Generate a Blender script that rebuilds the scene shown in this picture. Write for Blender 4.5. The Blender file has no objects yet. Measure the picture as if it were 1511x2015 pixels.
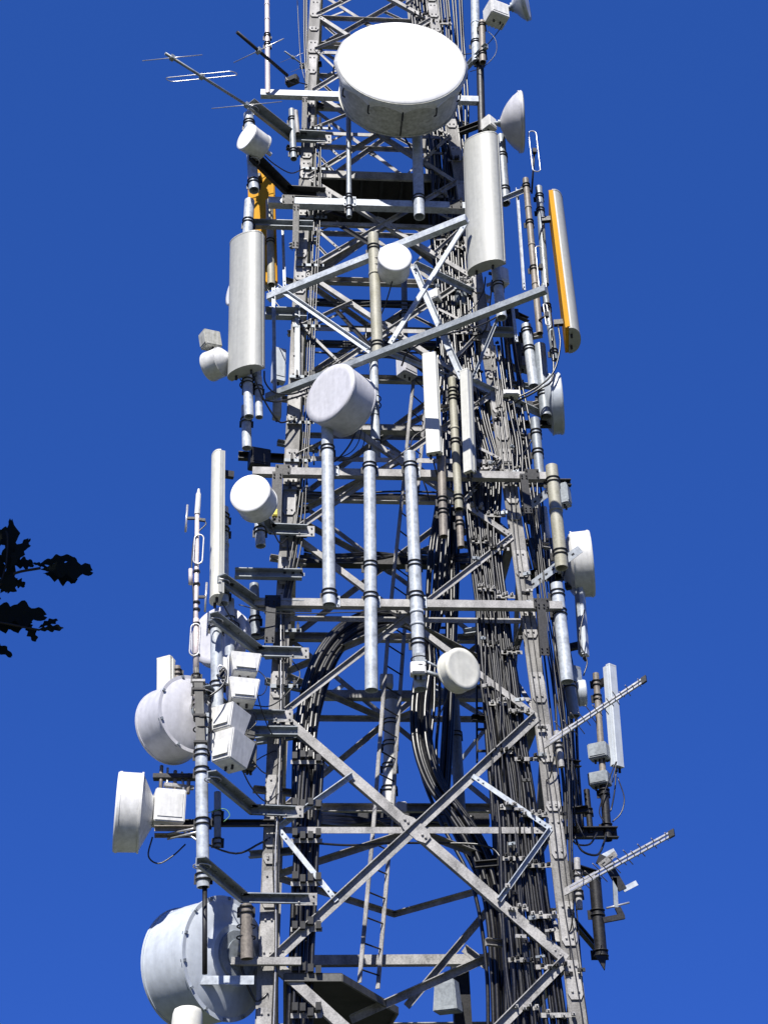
import bpy, bmesh, math, random
from mathutils import Vector as V, Matrix
R = math.radians
random.seed(7)
sc = bpy.context.scene
COL = sc.collection

# ------------------------------------------------------------------ camera
FPX, W0, H0 = 2600.0, 1511.0, 2015.0
YAW, PITCH, ROLL = R(4.6), R(33.0), R(1.54)
Fv = V((math.sin(YAW)*math.cos(PITCH), math.cos(YAW)*math.cos(PITCH), math.sin(PITCH)))
R0 = V((math.cos(YAW), -math.sin(YAW), 0))
U0 = R0.cross(Fv)
Rv = R0*math.cos(ROLL) - U0*math.sin(ROLL)
Uv = R0*math.sin(ROLL) + U0*math.cos(ROLL)
DIST = 15.0
def ray(px, py):
    return Fv + Rv*((px-W0/2)/FPX) - Uv*((py-H0/2)/FPX)
_r = ray(790, 1000)
CAM = V((-DIST*_r.x/_r.y, -DIST, 1.6))
def at(px, py, y=0.0):
    d = ray(px, py); return CAM + d*((y-CAM.y)/d.y)
def atz(px, py, z):
    d = ray(px, py); return CAM + d*((z-CAM.z)/d.z)
def atx(px, py, x):
    d = ray(px, py); return CAM + d*((x-CAM.x)/d.x)
ZM = at(790, 1000).z
KL = 0.038
def af(px, py, off=0.0):            # on the leaning front face of the tower
    d = ray(px, py)
    t = (KL*(CAM.z-ZM)+off-CAM.y)/(d.y-KL*d.z)
    return CAM + d*t
def ppm(p): return FPX/((p-CAM).dot(Fv))   # pixels per metre there
cam_d = bpy.data.cameras.new('camera'); cam = bpy.data.objects.new('camera', cam_d); COL.objects.link(cam)
cam_d.sensor_fit = 'HORIZONTAL'; cam_d.sensor_width = 36; cam_d.lens = 36*FPX/W0
cam_d.clip_end = 20000; cam_d.clip_start = 0.05
m = Matrix((Rv, Uv, -Fv)).transposed().to_4x4(); m.translation = CAM
cam.matrix_world = m
sc.camera = cam

# ------------------------------------------------------------------ materials
def mat(name, col, rough=.5, metal=0.0, var=0.25, scale=6.0, bump=0.0, streak=None, spec=.5, col2=None, fine=40.0):
    M = bpy.data.materials.new(name); M.use_nodes = True
    nt = M.node_tree; N = nt.nodes; L = nt.links
    b = N['Principled BSDF']
    b.inputs['Roughness'].default_value = rough; b.inputs['Metallic'].default_value = metal
    b.inputs['Specular IOR Level'].default_value = spec
    tc = N.new('ShaderNodeTexCoord')
    oi = N.new('ShaderNodeObjectInfo')
    ad = N.new('ShaderNodeVectorMath'); ad.operation = 'ADD'
    mu = N.new('ShaderNodeVectorMath'); mu.operation = 'SCALE'; mu.inputs['Scale'].default_value = 1.0
    L.new(tc.outputs['Object'], ad.inputs[0]); L.new(oi.outputs['Random'], mu.inputs[0]); mu.inputs['Scale'].default_value = 17
    L.new(mu.outputs[0], ad.inputs[1])
    mp = N.new('ShaderNodeMapping'); L.new(ad.outputs[0], mp.inputs['Vector'])
    if streak: mp.inputs['Scale'].default_value = streak
    n1 = N.new('ShaderNodeTexNoise'); n1.inputs['Scale'].default_value = scale; n1.inputs['Detail'].default_value = 8; n1.inputs['Roughness'].default_value = .65
    L.new(mp.outputs[0], n1.inputs['Vector'])
    n2 = N.new('ShaderNodeTexNoise'); n2.inputs['Scale'].default_value = fine; n2.inputs['Detail'].default_value = 4
    L.new(ad.outputs[0], n2.inputs['Vector'])
    mx = N.new('ShaderNodeMix'); mx.data_type = 'FLOAT'; mx.inputs[0].default_value = .35
    L.new(n1.outputs['Fac'], mx.inputs[2]); L.new(n2.outputs['Fac'], mx.inputs[3])
    cr = N.new('ShaderNodeValToRGB')
    c2 = col2 or tuple(c*(1-var*1.6) for c in col)
    cr.color_ramp.elements[0].position = .34; cr.color_ramp.elements[0].color = (*c2, 1)
    cr.color_ramp.elements[1].position = .62; cr.color_ramp.elements[1].color = (*[min(1, c*(1+var*.35)) for c in col], 1)
    L.new(mx.outputs[0], cr.inputs[0])
    L.new(cr.outputs[0], b.inputs['Base Color'])
    rr = N.new('ShaderNodeMapRange'); rr.inputs['To Min'].default_value = max(.05, rough*.75); rr.inputs['To Max'].default_value = min(1, rough*1.28)
    L.new(n2.outputs['Fac'], rr.inputs['Value']); L.new(rr.outputs[0], b.inputs['Roughness'])
    if bump:
        bp = N.new('ShaderNodeBump'); bp.inputs['Strength'].default_value = bump; bp.inputs['Distance'].default_value = .004
        L.new(n2.outputs['Fac'], bp.inputs['Height']); L.new(bp.outputs[0], b.inputs['Normal'])
    return M
M = {}
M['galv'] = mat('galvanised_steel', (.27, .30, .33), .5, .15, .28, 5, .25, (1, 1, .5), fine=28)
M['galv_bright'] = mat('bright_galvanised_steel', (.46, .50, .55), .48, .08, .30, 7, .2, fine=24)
M['old'] = mat('weathered_galvanised_steel', (.36, .352, .345), .6, .05, .42, 5, .35, (1, 1, .6), fine=55)
M['leg'] = mat('shade_darkened_weathered_steel', (.235, .228, .218), .65, .05, .5, 4, .4, (1.5, 1.5, .35), fine=60)  # weathered steel, darkened to paint in the shadows between splice plates
M['moss'] = mat('algae_stained_galvanised_pipe', (.36, .35, .30), .6, .1, .3, 3, .3, (1, 1, .5), col2=(.22, .21, .14))
M['dark'] = mat('dark_steel', (.022, .022, .024), .5, .2, .4, 8, .3)
M['black'] = mat('black_cable_sheath', (.009, .009, .010), .36, 0, .3, 12, 0, spec=.8)
M['grey_cable'] = mat('grey_cable_sheath', (.035, .034, .032), .38, 0, .3, 12, 0)
M['rubber'] = mat('black_rubber', (.02, .02, .02), .5, 0, .3, 12)
M['white'] = mat('white_radome_sheet', (.82, .82, .82), .45, 0, .06, 5, .05, (3, 3, .35), fine=14)
M['white_p'] = mat('white_painted_housing', (.66, .66, .65), .4, 0, .16, 6, .05, (2.5, 2.5, .3), fine=18)
M['grime_shade'] = mat('grimy_shaded_white_shroud', (.50, .50, .47), .5, 0, .18, 5, .05, (3, 3, .4), col2=(.27, .27, .23), fine=20)  # streaky grime, plus the big drum's shaded side painted in as darker grey
M['lilac'] = mat('pale_grey_painted_dish', (.56, .56, .60), .4, 0, .12, 5, .03, (2, 2, .35), fine=16)
M['bluegrey'] = mat('pale_blue_grey_dish', (.50, .54, .59), .4, 0, .12, 5, .05, (2, 2, .35), fine=16)
M['cream'] = mat('cream_radome', (.70, .69, .61), .5, 0, .12, 5, .03, (2, 2, .35), fine=16)
M['panel'] = mat('light_grey_panel_plastic', (.37, .375, .355), .5, 0, .10, 6, .03, (4, 4, .25), fine=16)
M['panel_w'] = mat('off_white_panel_plastic', (.60, .60, .56), .5, 0, .10, 6, .03, (4, 4, .25), fine=16)
M['yellow'] = mat('amber_fibreglass_edge', (.60, .30, .02), .75, 0, .15, 3, .05, (3, 3, .3), spec=.15)
M['pink'] = mat('pinkish_white_aerial_tube', (.70, .62, .60), .3, .2, .1, 5)
M['alu'] = mat('bare_aluminium', (.55, .55, .55), .35, .6, .15, 10)
M['brown'] = mat('brown_weathered_pipe', (.25, .22, .19), .55, .15, .35, 5, .3, (1, 1, .5))
M['plank'] = mat('underside_shaded_decking', (.03, .028, .025), .8, 0, .4, 4, .4)  # near black: the shade under the platforms is put into the decking colour
M['post'] = mat('dull_dark_grey_post', (.12, .118, .11), .6, 0, .35, 6, .2, (2, 2, .5))
M['red'] = mat('red_tape', (.45, .06, .04), .5)
M['tag'] = mat('yellow_tape', (.75, .60, .03), .5)
M['green'] = mat('green_earth_wire', (.12, .30, .14), .4)
M['leaf'] = mat('dark_oak_leaf', (.008, .011, .005), .85, 0, .3, 9, .1, spec=.2)
M['bark'] = mat('oak_twig_bark', (.03, .024, .018), .9, 0, .3, 20, .3)
M['grass'] = mat('meadow_grass', (.055, .065, .03), .9, 0, .4, .7, .2, fine=6)
M['concrete'] = mat('concrete', (.3, .29, .27), .85, 0, .2, 3, .2)

# ------------------------------------------------------------------ mesh builder
class MB:
    def __init__(s): s.v = []; s.f = []; s.sm = []
    def face(s, idx, smooth=False): s.f.append(idx); s.sm.append(smooth)
    def obox(s, c, ax, ay, az):           # centre and three half vectors
        b = len(s.v)
        for i in (-1, 1):
            for j in (-1, 1):
                for k in (-1, 1): s.v.append(c+ax*i+ay*j+az*k)
        q = [(0, 1, 3, 2), (4, 6, 7, 5), (0, 4, 5, 1), (2, 3, 7, 6), (0, 2, 6, 4), (1, 5, 7, 3)]
        if ax.cross(ay).dot(az) < 0: q = [tuple(reversed(t)) for t in q]
        for t in q: s.face(tuple(b+i for i in t))
        return s
    def box(s, c, sx, sy, sz, rz=0):
        x = V((math.cos(rz), math.sin(rz), 0)); y = V((-math.sin(rz), math.cos(rz), 0))
        return s.obox(V(c), x*sx/2, y*sy/2, V((0, 0, sz/2)))
    def bar(s, A, B, u, wu, wn, n=None):  # rectangular bar from A to B, width wu along u, wn across
        d = (B-A); L = d.length; d = d/L
        u = (u - d*u.dot(d)).normalized(); n = d.cross(u)
        return s.obox((A+B)/2, d*L/2, u*wu/2, n*wn/2)
    def tube(s, pts, r, seg=10, cap=True):
        rs = r if isinstance(r, (list, tuple)) else [r]*len(pts)
        rings = []
        t0 = (pts[1]-pts[0]).normalized()
        ref = V((0, 0, 1)) if abs(t0.z) < .9 else V((1, 0, 0))
        a = (ref - t0*ref.dot(t0)).normalized()
        for i, p in enumerate(pts):
            if i == 0: t = pts[1]-pts[0]
            elif i == len(pts)-1: t = pts[-1]-pts[-2]
            else: t = (pts[i+1]-pts[i]).normalized()+(pts[i]-pts[i-1]).normalized()
            t = t.normalized()
            a = (a - t*a.dot(t)).normalized(); b = t.cross(a)
            base = len(s.v)
            for k in range(seg):
                an = 2*math.pi*k/seg
                s.v.append(p+(a*math.cos(an)+b*math.sin(an))*rs[i])
            rings.append(base)
        for i in range(len(rings)-1):
            for k in range(seg):
                k2 = (k+1) % seg
                s.face((rings[i]+k, rings[i]+k2, rings[i+1]+k2, rings[i+1]+k), True)
        if cap:
            s.face(tuple(rings[0]+k for k in reversed(range(seg))))
            s.face(tuple(rings[-1]+k for k in range(seg)))
        return s
    def lathe(s, o, n, prof, seg=48, sharp=(), wob=None):   # prof [(t, r)] along axis n
        n = n.normalized(); ref = V((0, 0, 1)) if abs(n.z) < .9 else V((0, 1, 0))
        a = n.cross(ref).normalized(); b = n.cross(a)
        P = []
        for i, q in enumerate(prof):
            P.append(q)
            if i in sharp: P.append(None); P.append(q)
        prev = None
        for q in P:
            if q is None: prev = None; continue
            t, r = q; base = len(s.v)
            if r < 1e-5:
                s.v.append(o+n*t); cur = (base, 1)
            else:
                for k in range(seg):
                    an = 2*math.pi*k/seg
                    s.v.append(o+n*t+(a*math.cos(an)+b*math.sin(an))*r)
                cur = (base, seg)
            if prev:
                for k in range(seg):
                    k2 = (k+1) % seg
                    if prev[1] == 1: s.face((prev[0], cur[0]+k, cur[0]+k2), True)
                    elif cur[1] == 1: s.face((prev[0]+k, cur[0], prev[0]+k2), True)
                    else: s.face((prev[0]+k, cur[0]+k, cur[0]+k2, prev[0]+k2), True)
            prev = cur
        return s
    def prism(s, poly, d):               # poly: list of V (planar), extruded by d
        b = len(s.v); n = len(poly)
        s.v += [V(p) for p in poly] + [V(p)+d for p in poly]
        s.face(tuple(b+i for i in reversed(range(n)))); s.face(tuple(b+n+i for i in range(n)))
        for i in range(n):
            j = (i+1) % n; s.face((b+i, b+j, b+n+j, b+n+i))
        return s
    def build(s, name, m, parent=None, fix=True):
        o0 = V((0, 0, 0))
        if s.v:
            o0 = sum(s.v, V((0, 0, 0)))/len(s.v)
        me = bpy.data.meshes.new(name)
        org = parent_world(parent) if parent else o0
        me.from_pydata([tuple(v-o0) for v in s.v], [], s.f)
        me.polygons.foreach_set('use_smooth', s.sm)
        if fix:
            bm = bmesh.new(); bm.from_mesh(me); bmesh.ops.recalc_face_normals(bm, faces=bm.faces); bm.to_mesh(me); bm.free()
        me.materials.append(M[m] if isinstance(m, str) else m)
        o = bpy.data.objects.new(name, me); COL.objects.link(o)
        o.location = o0 - (org if parent else V((0, 0, 0)))
        if parent: o.parent = parent
        WP[o.name] = o0
        return o
WP = {}
def parent_world(p): return WP[p.name]
def tag(o, label=None, cat=None, group=None, kind=None):
    if label: o['label'] = label
    if cat: o['category'] = cat
    if group: o['group'] = group
    if kind: o['kind'] = kind
    return o
def empty(name, loc, label, cat, group=None):
    o = bpy.data.objects.new(name, None); COL.objects.link(o); o.location = loc; o.empty_display_size = .1; o['kind'] = 'thing'
    WP[o.name] = V(loc)
    return tag(o, label, cat, group)
UP = V((0, 0, 1)); XX = V((1, 0, 0)); YY = V((0, 1, 0))
def lerp(a, b, t): return a+(b-a)*t
def curve(pts, n=6):
    out = []
    P = [pts[0]*2-pts[1]]+list(pts)+[pts[-1]*2-pts[-2]]
    for i in range(1, len(P)-2):
        a, b, c, d = P[i-1:i+3]
        for k in range(n):
            t = k/n
            out.append(.5*((2*b)+(c-a)*t+(2*a-5*b+4*c-d)*t*t+(3*b-a-3*c+d)*t**3))
    out.append(P[-2]); return out

# L / C / box profile members
def member(mb, A, B, u, n, w, h=None, t=.012, kind='L', ext=0):
    """u: in-plane width direction, n: outward; L: flange w along u centred + flange h along n at +u edge"""
    h = h or w; d = (B-A).normalized(); A = A-d*ext; B = B+d*ext
    u = (u-d*u.dot(d)).normalized(); n = (n-d*n.dot(d)-u*n.dot(u)).normalized()
    if kind == 'box':
        mb.bar(A, B, u, w, h)
    elif kind == 'L':
        mb.bar(A, B, u, w, t)
        mb.bar(A+u*(w/2-t/2)+n*(h/2+t/2), B+u*(w/2-t/2)+n*(h/2+t/2), n, h, t)
    elif kind == 'C':
        mb.bar(A, B, u, w, t)
        for s in (-1, 1):
            mb.bar(A+u*s*(w/2-t/2)+n*(h/2+t/2), B+u*s*(w/2-t/2)+n*(h/2+t/2), n, h, t)
    return mb
def bolt(mb, p, n, r=.014, h=.014):
    mb.lathe(p, n, [(0, 0), (0, r), (h, r), (h, 0)], 6)

# ------------------------------------------------------------------ setting
g = MB(); S = 4000; nn = 8
for i in range(nn+1):
    for j in range(nn+1): g.v.append(V((-S+2*S*i/nn, -S+2*S*j/nn, 0)))
for i in range(nn):
    for j in range(nn): g.face((i*(nn+1)+j, (i+1)*(nn+1)+j, (i+1)*(nn+1)+j+1, i*(nn+1)+j+1))
tag(g.build('ground', 'grass'), kind='structure')

# ------------------------------------------------------------------ the lattice tower
LP = [(623, -40), (618, 50), (596, 425), (572, 950), (544, 1414), (526, 1874), (519, 2060)]
RP = [(843, -40), (856, 50), (917, 425), (1003, 950), (1066, 1414), (1122, 1874), (1143, 2060)]
def table(pts):
    q = [af(x, y) for x, y in pts]
    q.sort(key=lambda p: p.z); return [(p.z, p.x) for p in q]
TL, TR = table(LP), table(RP)
def interp(T, z):
    if z <= T[0][0]: a, b = T[0], T[2]
    elif z >= T[-1][0]: a, b = T[-3], T[-1]
    else:
        for a, b in zip(T, T[1:]):
            if a[0] <= z <= b[0]: break
    return a[1]+(b[1]-a[1])*(z-a[0])/(b[0]-a[0])
# straight-ish legs: smooth the traced points with a quadratic-free two-piece fit
def XL(z): return interp(TL, z)
def XR(z): return interp(TR, z)
def YF(z): return KL*(z-ZM)
def YB(z): return 3.0-KL*(z-ZM)
def FP(face, s, z):
    if face == 'F': return V((lerp(XL(z), XR(z), s), YF(z), z))
    if face == 'B': return V((lerp(XL(z), XR(z), s), YB(z), z))
    if face == 'L': return V((XL(z), lerp(YF(z), YB(z), s), z))
    if face == 'R': return V((XR(z), lerp(YF(z), YB(z), s), z))
NRM = {'F': -YY, 'B': YY, 'L': -XX, 'R': XX}
z1895 = af(526, 1893).z; z1410 = af(544, 1408).z; zA = af(566, 1050).z; zB = af(585, 770).z; zC = af(596, 535).z
zD = af(603, 350).z; zE = af(612, 180).z; zF = af(620, 30).z
H = z1895-0
LEV = [0.15, z1895-2.9 if z1895 > 3.2 else z1895*.5, z1895, z1410, zA, zB, zC, zD, zE, zF, zF+1.8, zF+3.5]
print('levels', [round(z, 2) for z in LEV], 'widths', [round(XR(z)-XL(z), 2) for z in LEV])
tower = empty('lattice_tower', (0, 1.5, 0), 'tall weathered steel lattice tower with four angle legs and crossed braces carrying every aerial', 'tower')
# legs
for (fx, fy, X, Y, sx, sy) in (('L', 'F', XL, YF, 1, 1), ('R', 'F', XR, YF, -1, 1), ('L', 'B', XL, YB, 1, -1), ('R', 'B', XR, YB, -1, -1)):
    mb = MB(); w = .20; t = .022
    zz = LEV
    for a, b in zip(zz, zz[1:]):
        A = V((X(a), Y(a), a)); B = V((X(b), Y(b), b))
        mb.bar(A+XX*sx*w/2-XX*sx*.10, B+XX*sx*w/2-XX*sx*.10, XX, w, t)
        mb.bar(A-XX*sx*(.10-t/2)+YY*sy*(w/2+t/2+.001), B-XX*sx*(.10-t/2)+YY*sy*(w/2+t/2+.001), YY, w, t)
    leg = mb.build('leg', 'leg', tower)
    if sy == 1:
        z = 2.2; k = 0
        while z < LEV[-1]:
            hh = random.choice([.36, .42, .42, .5]); 
            if k % 5 == 3:
                hh = .12
            A = V((X(z), Y(z)-t/2-.008, z)); B = V((X(z+hh), Y(z+hh)-t/2-.008, z+hh))
            d = (B-A).normalized(); pw = .085
            pb = MB()
            poly = [A+XX*pw*.65, A-XX*pw*.65, A+d*.06-XX*pw, B-d*.03-XX*pw, B-XX*pw*.85, B+XX*pw*.85, B-d*.03+XX*pw, A+d*.06+XX*pw]
            pb.prism(poly, YY*-.016)
            for q in ((-.035, .1), (.035, .1), (-.035, -.08), (.035, -.08)):
                base = A if q[1] > 0 else B
                bolt(pb, base+d*q[1]*.8+XX*q[0]-YY*.016, -YY, .013, .016)
            pb.build('splice_plate', 'old', leg)
            z += hh+random.choice([.08, .16, .3, .5]); k += 1
def brace(A, B, nrm, w=.075, m='old', name='brace', kind='L', out=True, flip=1, t=.010, off=0.0, ext=0, h=None):
    d = (B-A).normalized(); u = nrm.cross(d).normalized()
    if u.z < 0: u = -u
    u = u*flip
    mb = MB(); o = nrm*off
    member(mb, A+o, B+o, u, nrm if out else -nrm, w, h or w*.8, t, kind, ext)
    for P, s in ((A, 1), (B, -1)):
        for k in (.08, .15):
            bolt(mb, P+o+d*s*k+nrm*(t/2), nrm, .012, .012)
    return mb.build(name, m, tower)
for i, (za, zb) in enumerate(zip(LEV, LEV[1:])):
    zm = None
    for f in 'FBLR':
        if f == 'B' and i == 2: continue
        n = NRM[f]; w = .115 if za < z1410-.1 else .075
        wa = .12/(XR(za)-XL(za)); 
        a0, a1, b0, b1 = FP(f, wa*.5, za), FP(f, 1-wa*.5, za), FP(f, wa*.5, zb), FP(f, 1-wa*.5, zb)
        Wa, Wb = (a1-a0).length, (b1-b0).length
        t = Wa/(Wa+Wb); zm = lerp(za, zb, t); c = lerp(a0, b1, t)
        if f in 'FL' :
            # '/' has its flange outward on top, '\' tucked inward
            brace(a0, b1, n, w, 'old', out=True, off=.024, h=w*.5)
            brace(a1, b0, n, w, 'old', out=False, flip=-1, off=.008)
        else:
            brace(a0, b1, n, w, 'old', out=False, off=.006)
            brace(a1, b0, n, w, 'old', out=True, flip=1, off=.022)
        if i >= 1 and f in 'FB' or (f in 'LR' and 1 <= i):
            m0, m1 = FP(f, .02, zm), FP(f, .98, zm)
            if 1:
                brace(m0, m1, n, .075, 'old', 'horizontal_member', out=False, off=-.012, flip=1)
            if i in (1, 2, 4, 5) and f in 'F' or (i in (2, 3) and f in 'B') or (i >= 6 and f in 'FB'):
                for (P, Q) in ((m0, lerp(b0, a1, .27)), (m0, lerp(a0, b1, .22)), (m1, lerp(b1, a0, .27)), (m1, lerp(a1, b0, .22))):
                    Q2 = Q; P2 = P
                    brace(P2, Q2, n, .06 if i < 4 else .042, 'galv_bright' if i < 4 else 'old', 'secondary_brace', out=(Q.z > P.z) == (Q.x > P.x), off=.045)
        # gusset at the crossing
        if f in 'FB' and i >= 1:
            gb = MB(); dd = (b0-a1).normalized(); uu = n.cross(dd)
            hw = w*.62
            poly = [c+n*.032+dd*s*x+uu*y for s, x, y in ((-1, .2, -hw*.7), (-1, .2, hw*.7), (-1, .1, hw*1.3), (1, .1, hw*1.3), (1, .2, hw*.7), (1, .2, -hw*.7), (1, .1, -hw*1.3), (-1, .1, -hw*1.3))]
            gb.prism(poly, n*.008)
            for sx_ in (-.16, -.11, .11, .16):
                bolt(gb, c+n*.040+dd*sx_, n, .016, .018)
            gb.build('gusset_plate', 'old', tower)
    # level horizontals
    for f in 'BLR':
        if i >= 1: brace(FP(f, .02, za), FP(f, .98, za), NRM[f], .12, 'old', 'horizontal_member', kind='C', out=False, off=-.02)
    # plan bracing
    if i >= 1 and za < zD:
        pts = [FP('F', .5, zm), FP('L', .5, zm), FP('B', .5, zm), FP('R', .5, zm)]
        for P, Q in zip(pts, pts[1:]+pts[:1]):
            mb = MB(); member(mb, P-UP*.05, Q-UP*.05, UP, -YY, .07, .06, .01, 'L'); mb.build('plan_brace', 'old', tower)
# bearing pads at the base
for X in (XL, XR):
    for Y in (YF, YB):
        MB().box((X(0), Y(0), .075), .6, .6, .15).build('footing', 'concrete', tower)

# ------------------------------------------------------------------ poles
def yf(py): return af(790, py).y
def ring(mb, c, ax, r, t=.010):
    a = V((1, 0, 0)); a = (a-ax*a.dot(ax)).normalized(); b = ax.cross(a)
    pts = [c+(a*math.cos(k*math.pi/10)+b*math.sin(k*math.pi/10))*r for k in range(20)]
    mb.tube(pts+[pts[0]], t, 6, cap=False)
def pole(x1, y1, x2, y2, w, off, m, label, bands=(), cat='pole', name='antenna_pole', hollow=True, group=None, y=None, joints=()):
    yy = (yf((y1+y2)/2)+off) if y is None else y
    A, B = at(x1, y1, yy), at(x2, y2, yy)
    r = w/2/ppm((A+B)/2); d = (A-B).normalized()
    e = empty(name, B, label, cat, group)
    mb = MB()
    if hollow:
        L = (A-B).length
        mb.lathe(B, d, [(0.35, 0.0), (.35, r*.86), (0, r*.86), (0, r), (L, r), (L+.004, r*.9), (L+.004, 0)], 20, sharp=(1, 2, 3, 4))
    else: mb.tube([B, A], r, 14)
    for t in joints:
        mb.tube([lerp(A, B, t)-d*.02, lerp(A, B, t)+d*.02], r*1.10, 16)
    mb.build('pipe', m, e)
    for t in bands:
        c = lerp(A, B, t); rb = MB()
        ring(rb, c+d*.03, d, r+.008); ring(rb, c-d*.03, d, r+.008)
        rb.bar(c+YY*(r+.012)-XX*(r+.03), c+YY*(r+.012)+XX*(r+.03), UP, .11, .012)
        rb.build('pipe_clamp', 'dark', e)
    return e, A, B, r
G = 'grey pole'
P = {}
def PL(k, *a, **kw): P[k] = pole(*a, **kw)
PL('top_l', 525, -60, 527, 184, 10, -.30, 'pink', 'thin pinkish white tube rising from the left end of the top beam', bands=(.55, .62), joints=(.3, .42), name='aerial_tube')
PL('l_a', 489, 225, 500, 374, 20, -.75, 'galv_bright', 'short light pipe holding the small white drum at top left', bands=(.12, .9))
PL('l_b', 491, 395, 487, 465, 20, -.5, 'galv_bright', 'light pipe with a red tape patch above the wide left panel', bands=(.6,))
PL('l_c', 487, 735, 490, 820, 19, -.55, 'galv_bright', 'left pipe of the pair ending under the wide left panel', bands=(.2,))
PL('l_d', 508, 742, 510, 821, 15, -.5, 'galv_bright', 'right pipe of the pair ending under the wide left panel', bands=(.3,))
PL('l_e', 484, 800, 486, 882, 19, -.1, 'galv_bright', 'light pipe stub behind the pair of pipes below the left panel', bands=(.35,))
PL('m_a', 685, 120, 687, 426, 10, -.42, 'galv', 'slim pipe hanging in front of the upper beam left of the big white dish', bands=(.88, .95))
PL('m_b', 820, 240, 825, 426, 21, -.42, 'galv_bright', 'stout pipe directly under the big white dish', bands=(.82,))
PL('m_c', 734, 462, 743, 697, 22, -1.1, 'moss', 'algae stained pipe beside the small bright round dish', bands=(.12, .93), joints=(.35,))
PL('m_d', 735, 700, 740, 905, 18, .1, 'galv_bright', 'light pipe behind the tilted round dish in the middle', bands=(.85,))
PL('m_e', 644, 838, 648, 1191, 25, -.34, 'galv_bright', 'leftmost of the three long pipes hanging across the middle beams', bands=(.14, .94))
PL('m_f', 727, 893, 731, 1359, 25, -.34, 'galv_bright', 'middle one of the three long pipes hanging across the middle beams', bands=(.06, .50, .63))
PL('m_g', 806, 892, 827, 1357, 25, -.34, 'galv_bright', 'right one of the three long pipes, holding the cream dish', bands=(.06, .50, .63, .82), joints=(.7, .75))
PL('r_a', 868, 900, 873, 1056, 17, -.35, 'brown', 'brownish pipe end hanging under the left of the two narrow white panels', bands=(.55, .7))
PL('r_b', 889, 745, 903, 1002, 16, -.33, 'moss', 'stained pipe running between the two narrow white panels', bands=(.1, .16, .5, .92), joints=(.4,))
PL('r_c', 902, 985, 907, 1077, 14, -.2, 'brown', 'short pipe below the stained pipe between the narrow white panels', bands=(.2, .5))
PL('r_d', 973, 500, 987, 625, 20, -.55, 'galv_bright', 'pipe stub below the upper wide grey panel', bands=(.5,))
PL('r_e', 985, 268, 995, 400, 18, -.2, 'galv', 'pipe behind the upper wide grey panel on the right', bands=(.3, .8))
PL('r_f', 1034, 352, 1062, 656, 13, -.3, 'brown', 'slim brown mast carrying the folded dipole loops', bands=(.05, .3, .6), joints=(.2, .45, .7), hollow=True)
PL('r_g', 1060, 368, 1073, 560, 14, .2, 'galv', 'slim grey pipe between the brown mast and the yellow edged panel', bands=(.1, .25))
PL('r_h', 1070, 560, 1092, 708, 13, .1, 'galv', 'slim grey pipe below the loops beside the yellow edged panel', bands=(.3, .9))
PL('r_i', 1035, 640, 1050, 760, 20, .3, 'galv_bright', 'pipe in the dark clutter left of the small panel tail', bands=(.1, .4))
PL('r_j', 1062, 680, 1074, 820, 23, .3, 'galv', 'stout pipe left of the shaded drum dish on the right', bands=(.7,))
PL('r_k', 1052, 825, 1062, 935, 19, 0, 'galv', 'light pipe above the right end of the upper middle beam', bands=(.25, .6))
PL('r_l', 1085, 918, 1105, 1118, 25, -.25, 'moss', 'stout stained pipe outside the right leg', bands=(.15, .86), joints=(.45,))
PL('r_m', 1095, 1150, 1116, 1342, 25, -.1, 'galv_bright', 'stout light pipe under the right end of the lower middle beam', bands=(.1, .3))
PL('r_n', 1112, 1290, 1130, 1410, 22, .5, 'galv', 'shaded pipe behind the light pipe right of the right leg', bands=(.5,))
PL('r_o', 1095, 1440, 1105, 1510, 12, -.1, 'old', 'short pipe holding the upper toothed aerial', bands=(.4,), hollow=True)
PL('r_p', 1172, 1326, 1186, 1520, 13, .9, 'brown', 'thin brown pipe beside the pale panel at lower right', bands=(.1, .25, .8))
PL('r_q', 1186, 1520, 1196, 1655, 17, .9, 'dark', 'dark pipe under the grey boxes at lower right', bands=(.3, .8))
PL('r_r', 1154, 1555, 1162, 1640, 12, .9, 'dark', 'small dark pipe left of the dark pipe at lower right', bands=(.5,))
PL('r_s', 1170, 1728, 1183, 1885, 24, .5, 'dark', 'thick shaded pipe at the bottom right with a pointed bracket', bands=(.45, .95))  # the tower's shade on this pipe is put into its dark colour
PL('r_t', 1135, 1690, 1140, 1790, 13, -.1, 'old', 'short pipe holding the lower toothed aerial', bands=(.3, .7))
PL('r_u', 1068, 1000, 1085, 1140, 17, .8, 'galv_bright', 'light pipe hidden behind the stained pipe outside the right leg', bands=(.5,))
PL('ll_a', 438, 1000, 438, 1188, 24, -.55, 'galv_bright', 'light pipe next to the tall cream panel on the left', bands=(.1, .25, .9), joints=(.4,))
PL('ll_b', 509, 1000, 513, 1075, 20, -.3, 'galv_bright', 'short pipe under the small white drum on the left', bands=(.6,))
PL('ll_c', 425, 1215, 428, 1395, 24, -.75, 'galv_bright', 'light pipe between the pale disc and the white boxes', bands=(.1, .75))
PL('ll_d', 451, 1180, 453, 1320, 20, -.3, 'galv_bright', 'light pipe behind the white boxes', bands=(.3,))
PL('ll_e', 500, 1150, 503, 1250, 19, .1, 'galv', 'grey pipe stub between the two bent arms on the left', bands=(.7,))
PL('ll_f', 396, 1470, 400, 1747, 25, -.95, 'galv_bright', 'long light pipe below the dark square post on the left', bands=(.05, .18, .55, .93))
PL('ll_g', 403, 1745, 403, 1918, 10, -.9, 'dark', 'thin dark rod hanging down in front of the biggest drum', hollow=False)
PL('ll_h', 484, 1782, 486, 1888, 25, -.35, 'brown', 'short weathered pipe beside the left leg holding the biggest drum', bands=(.1,))
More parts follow.
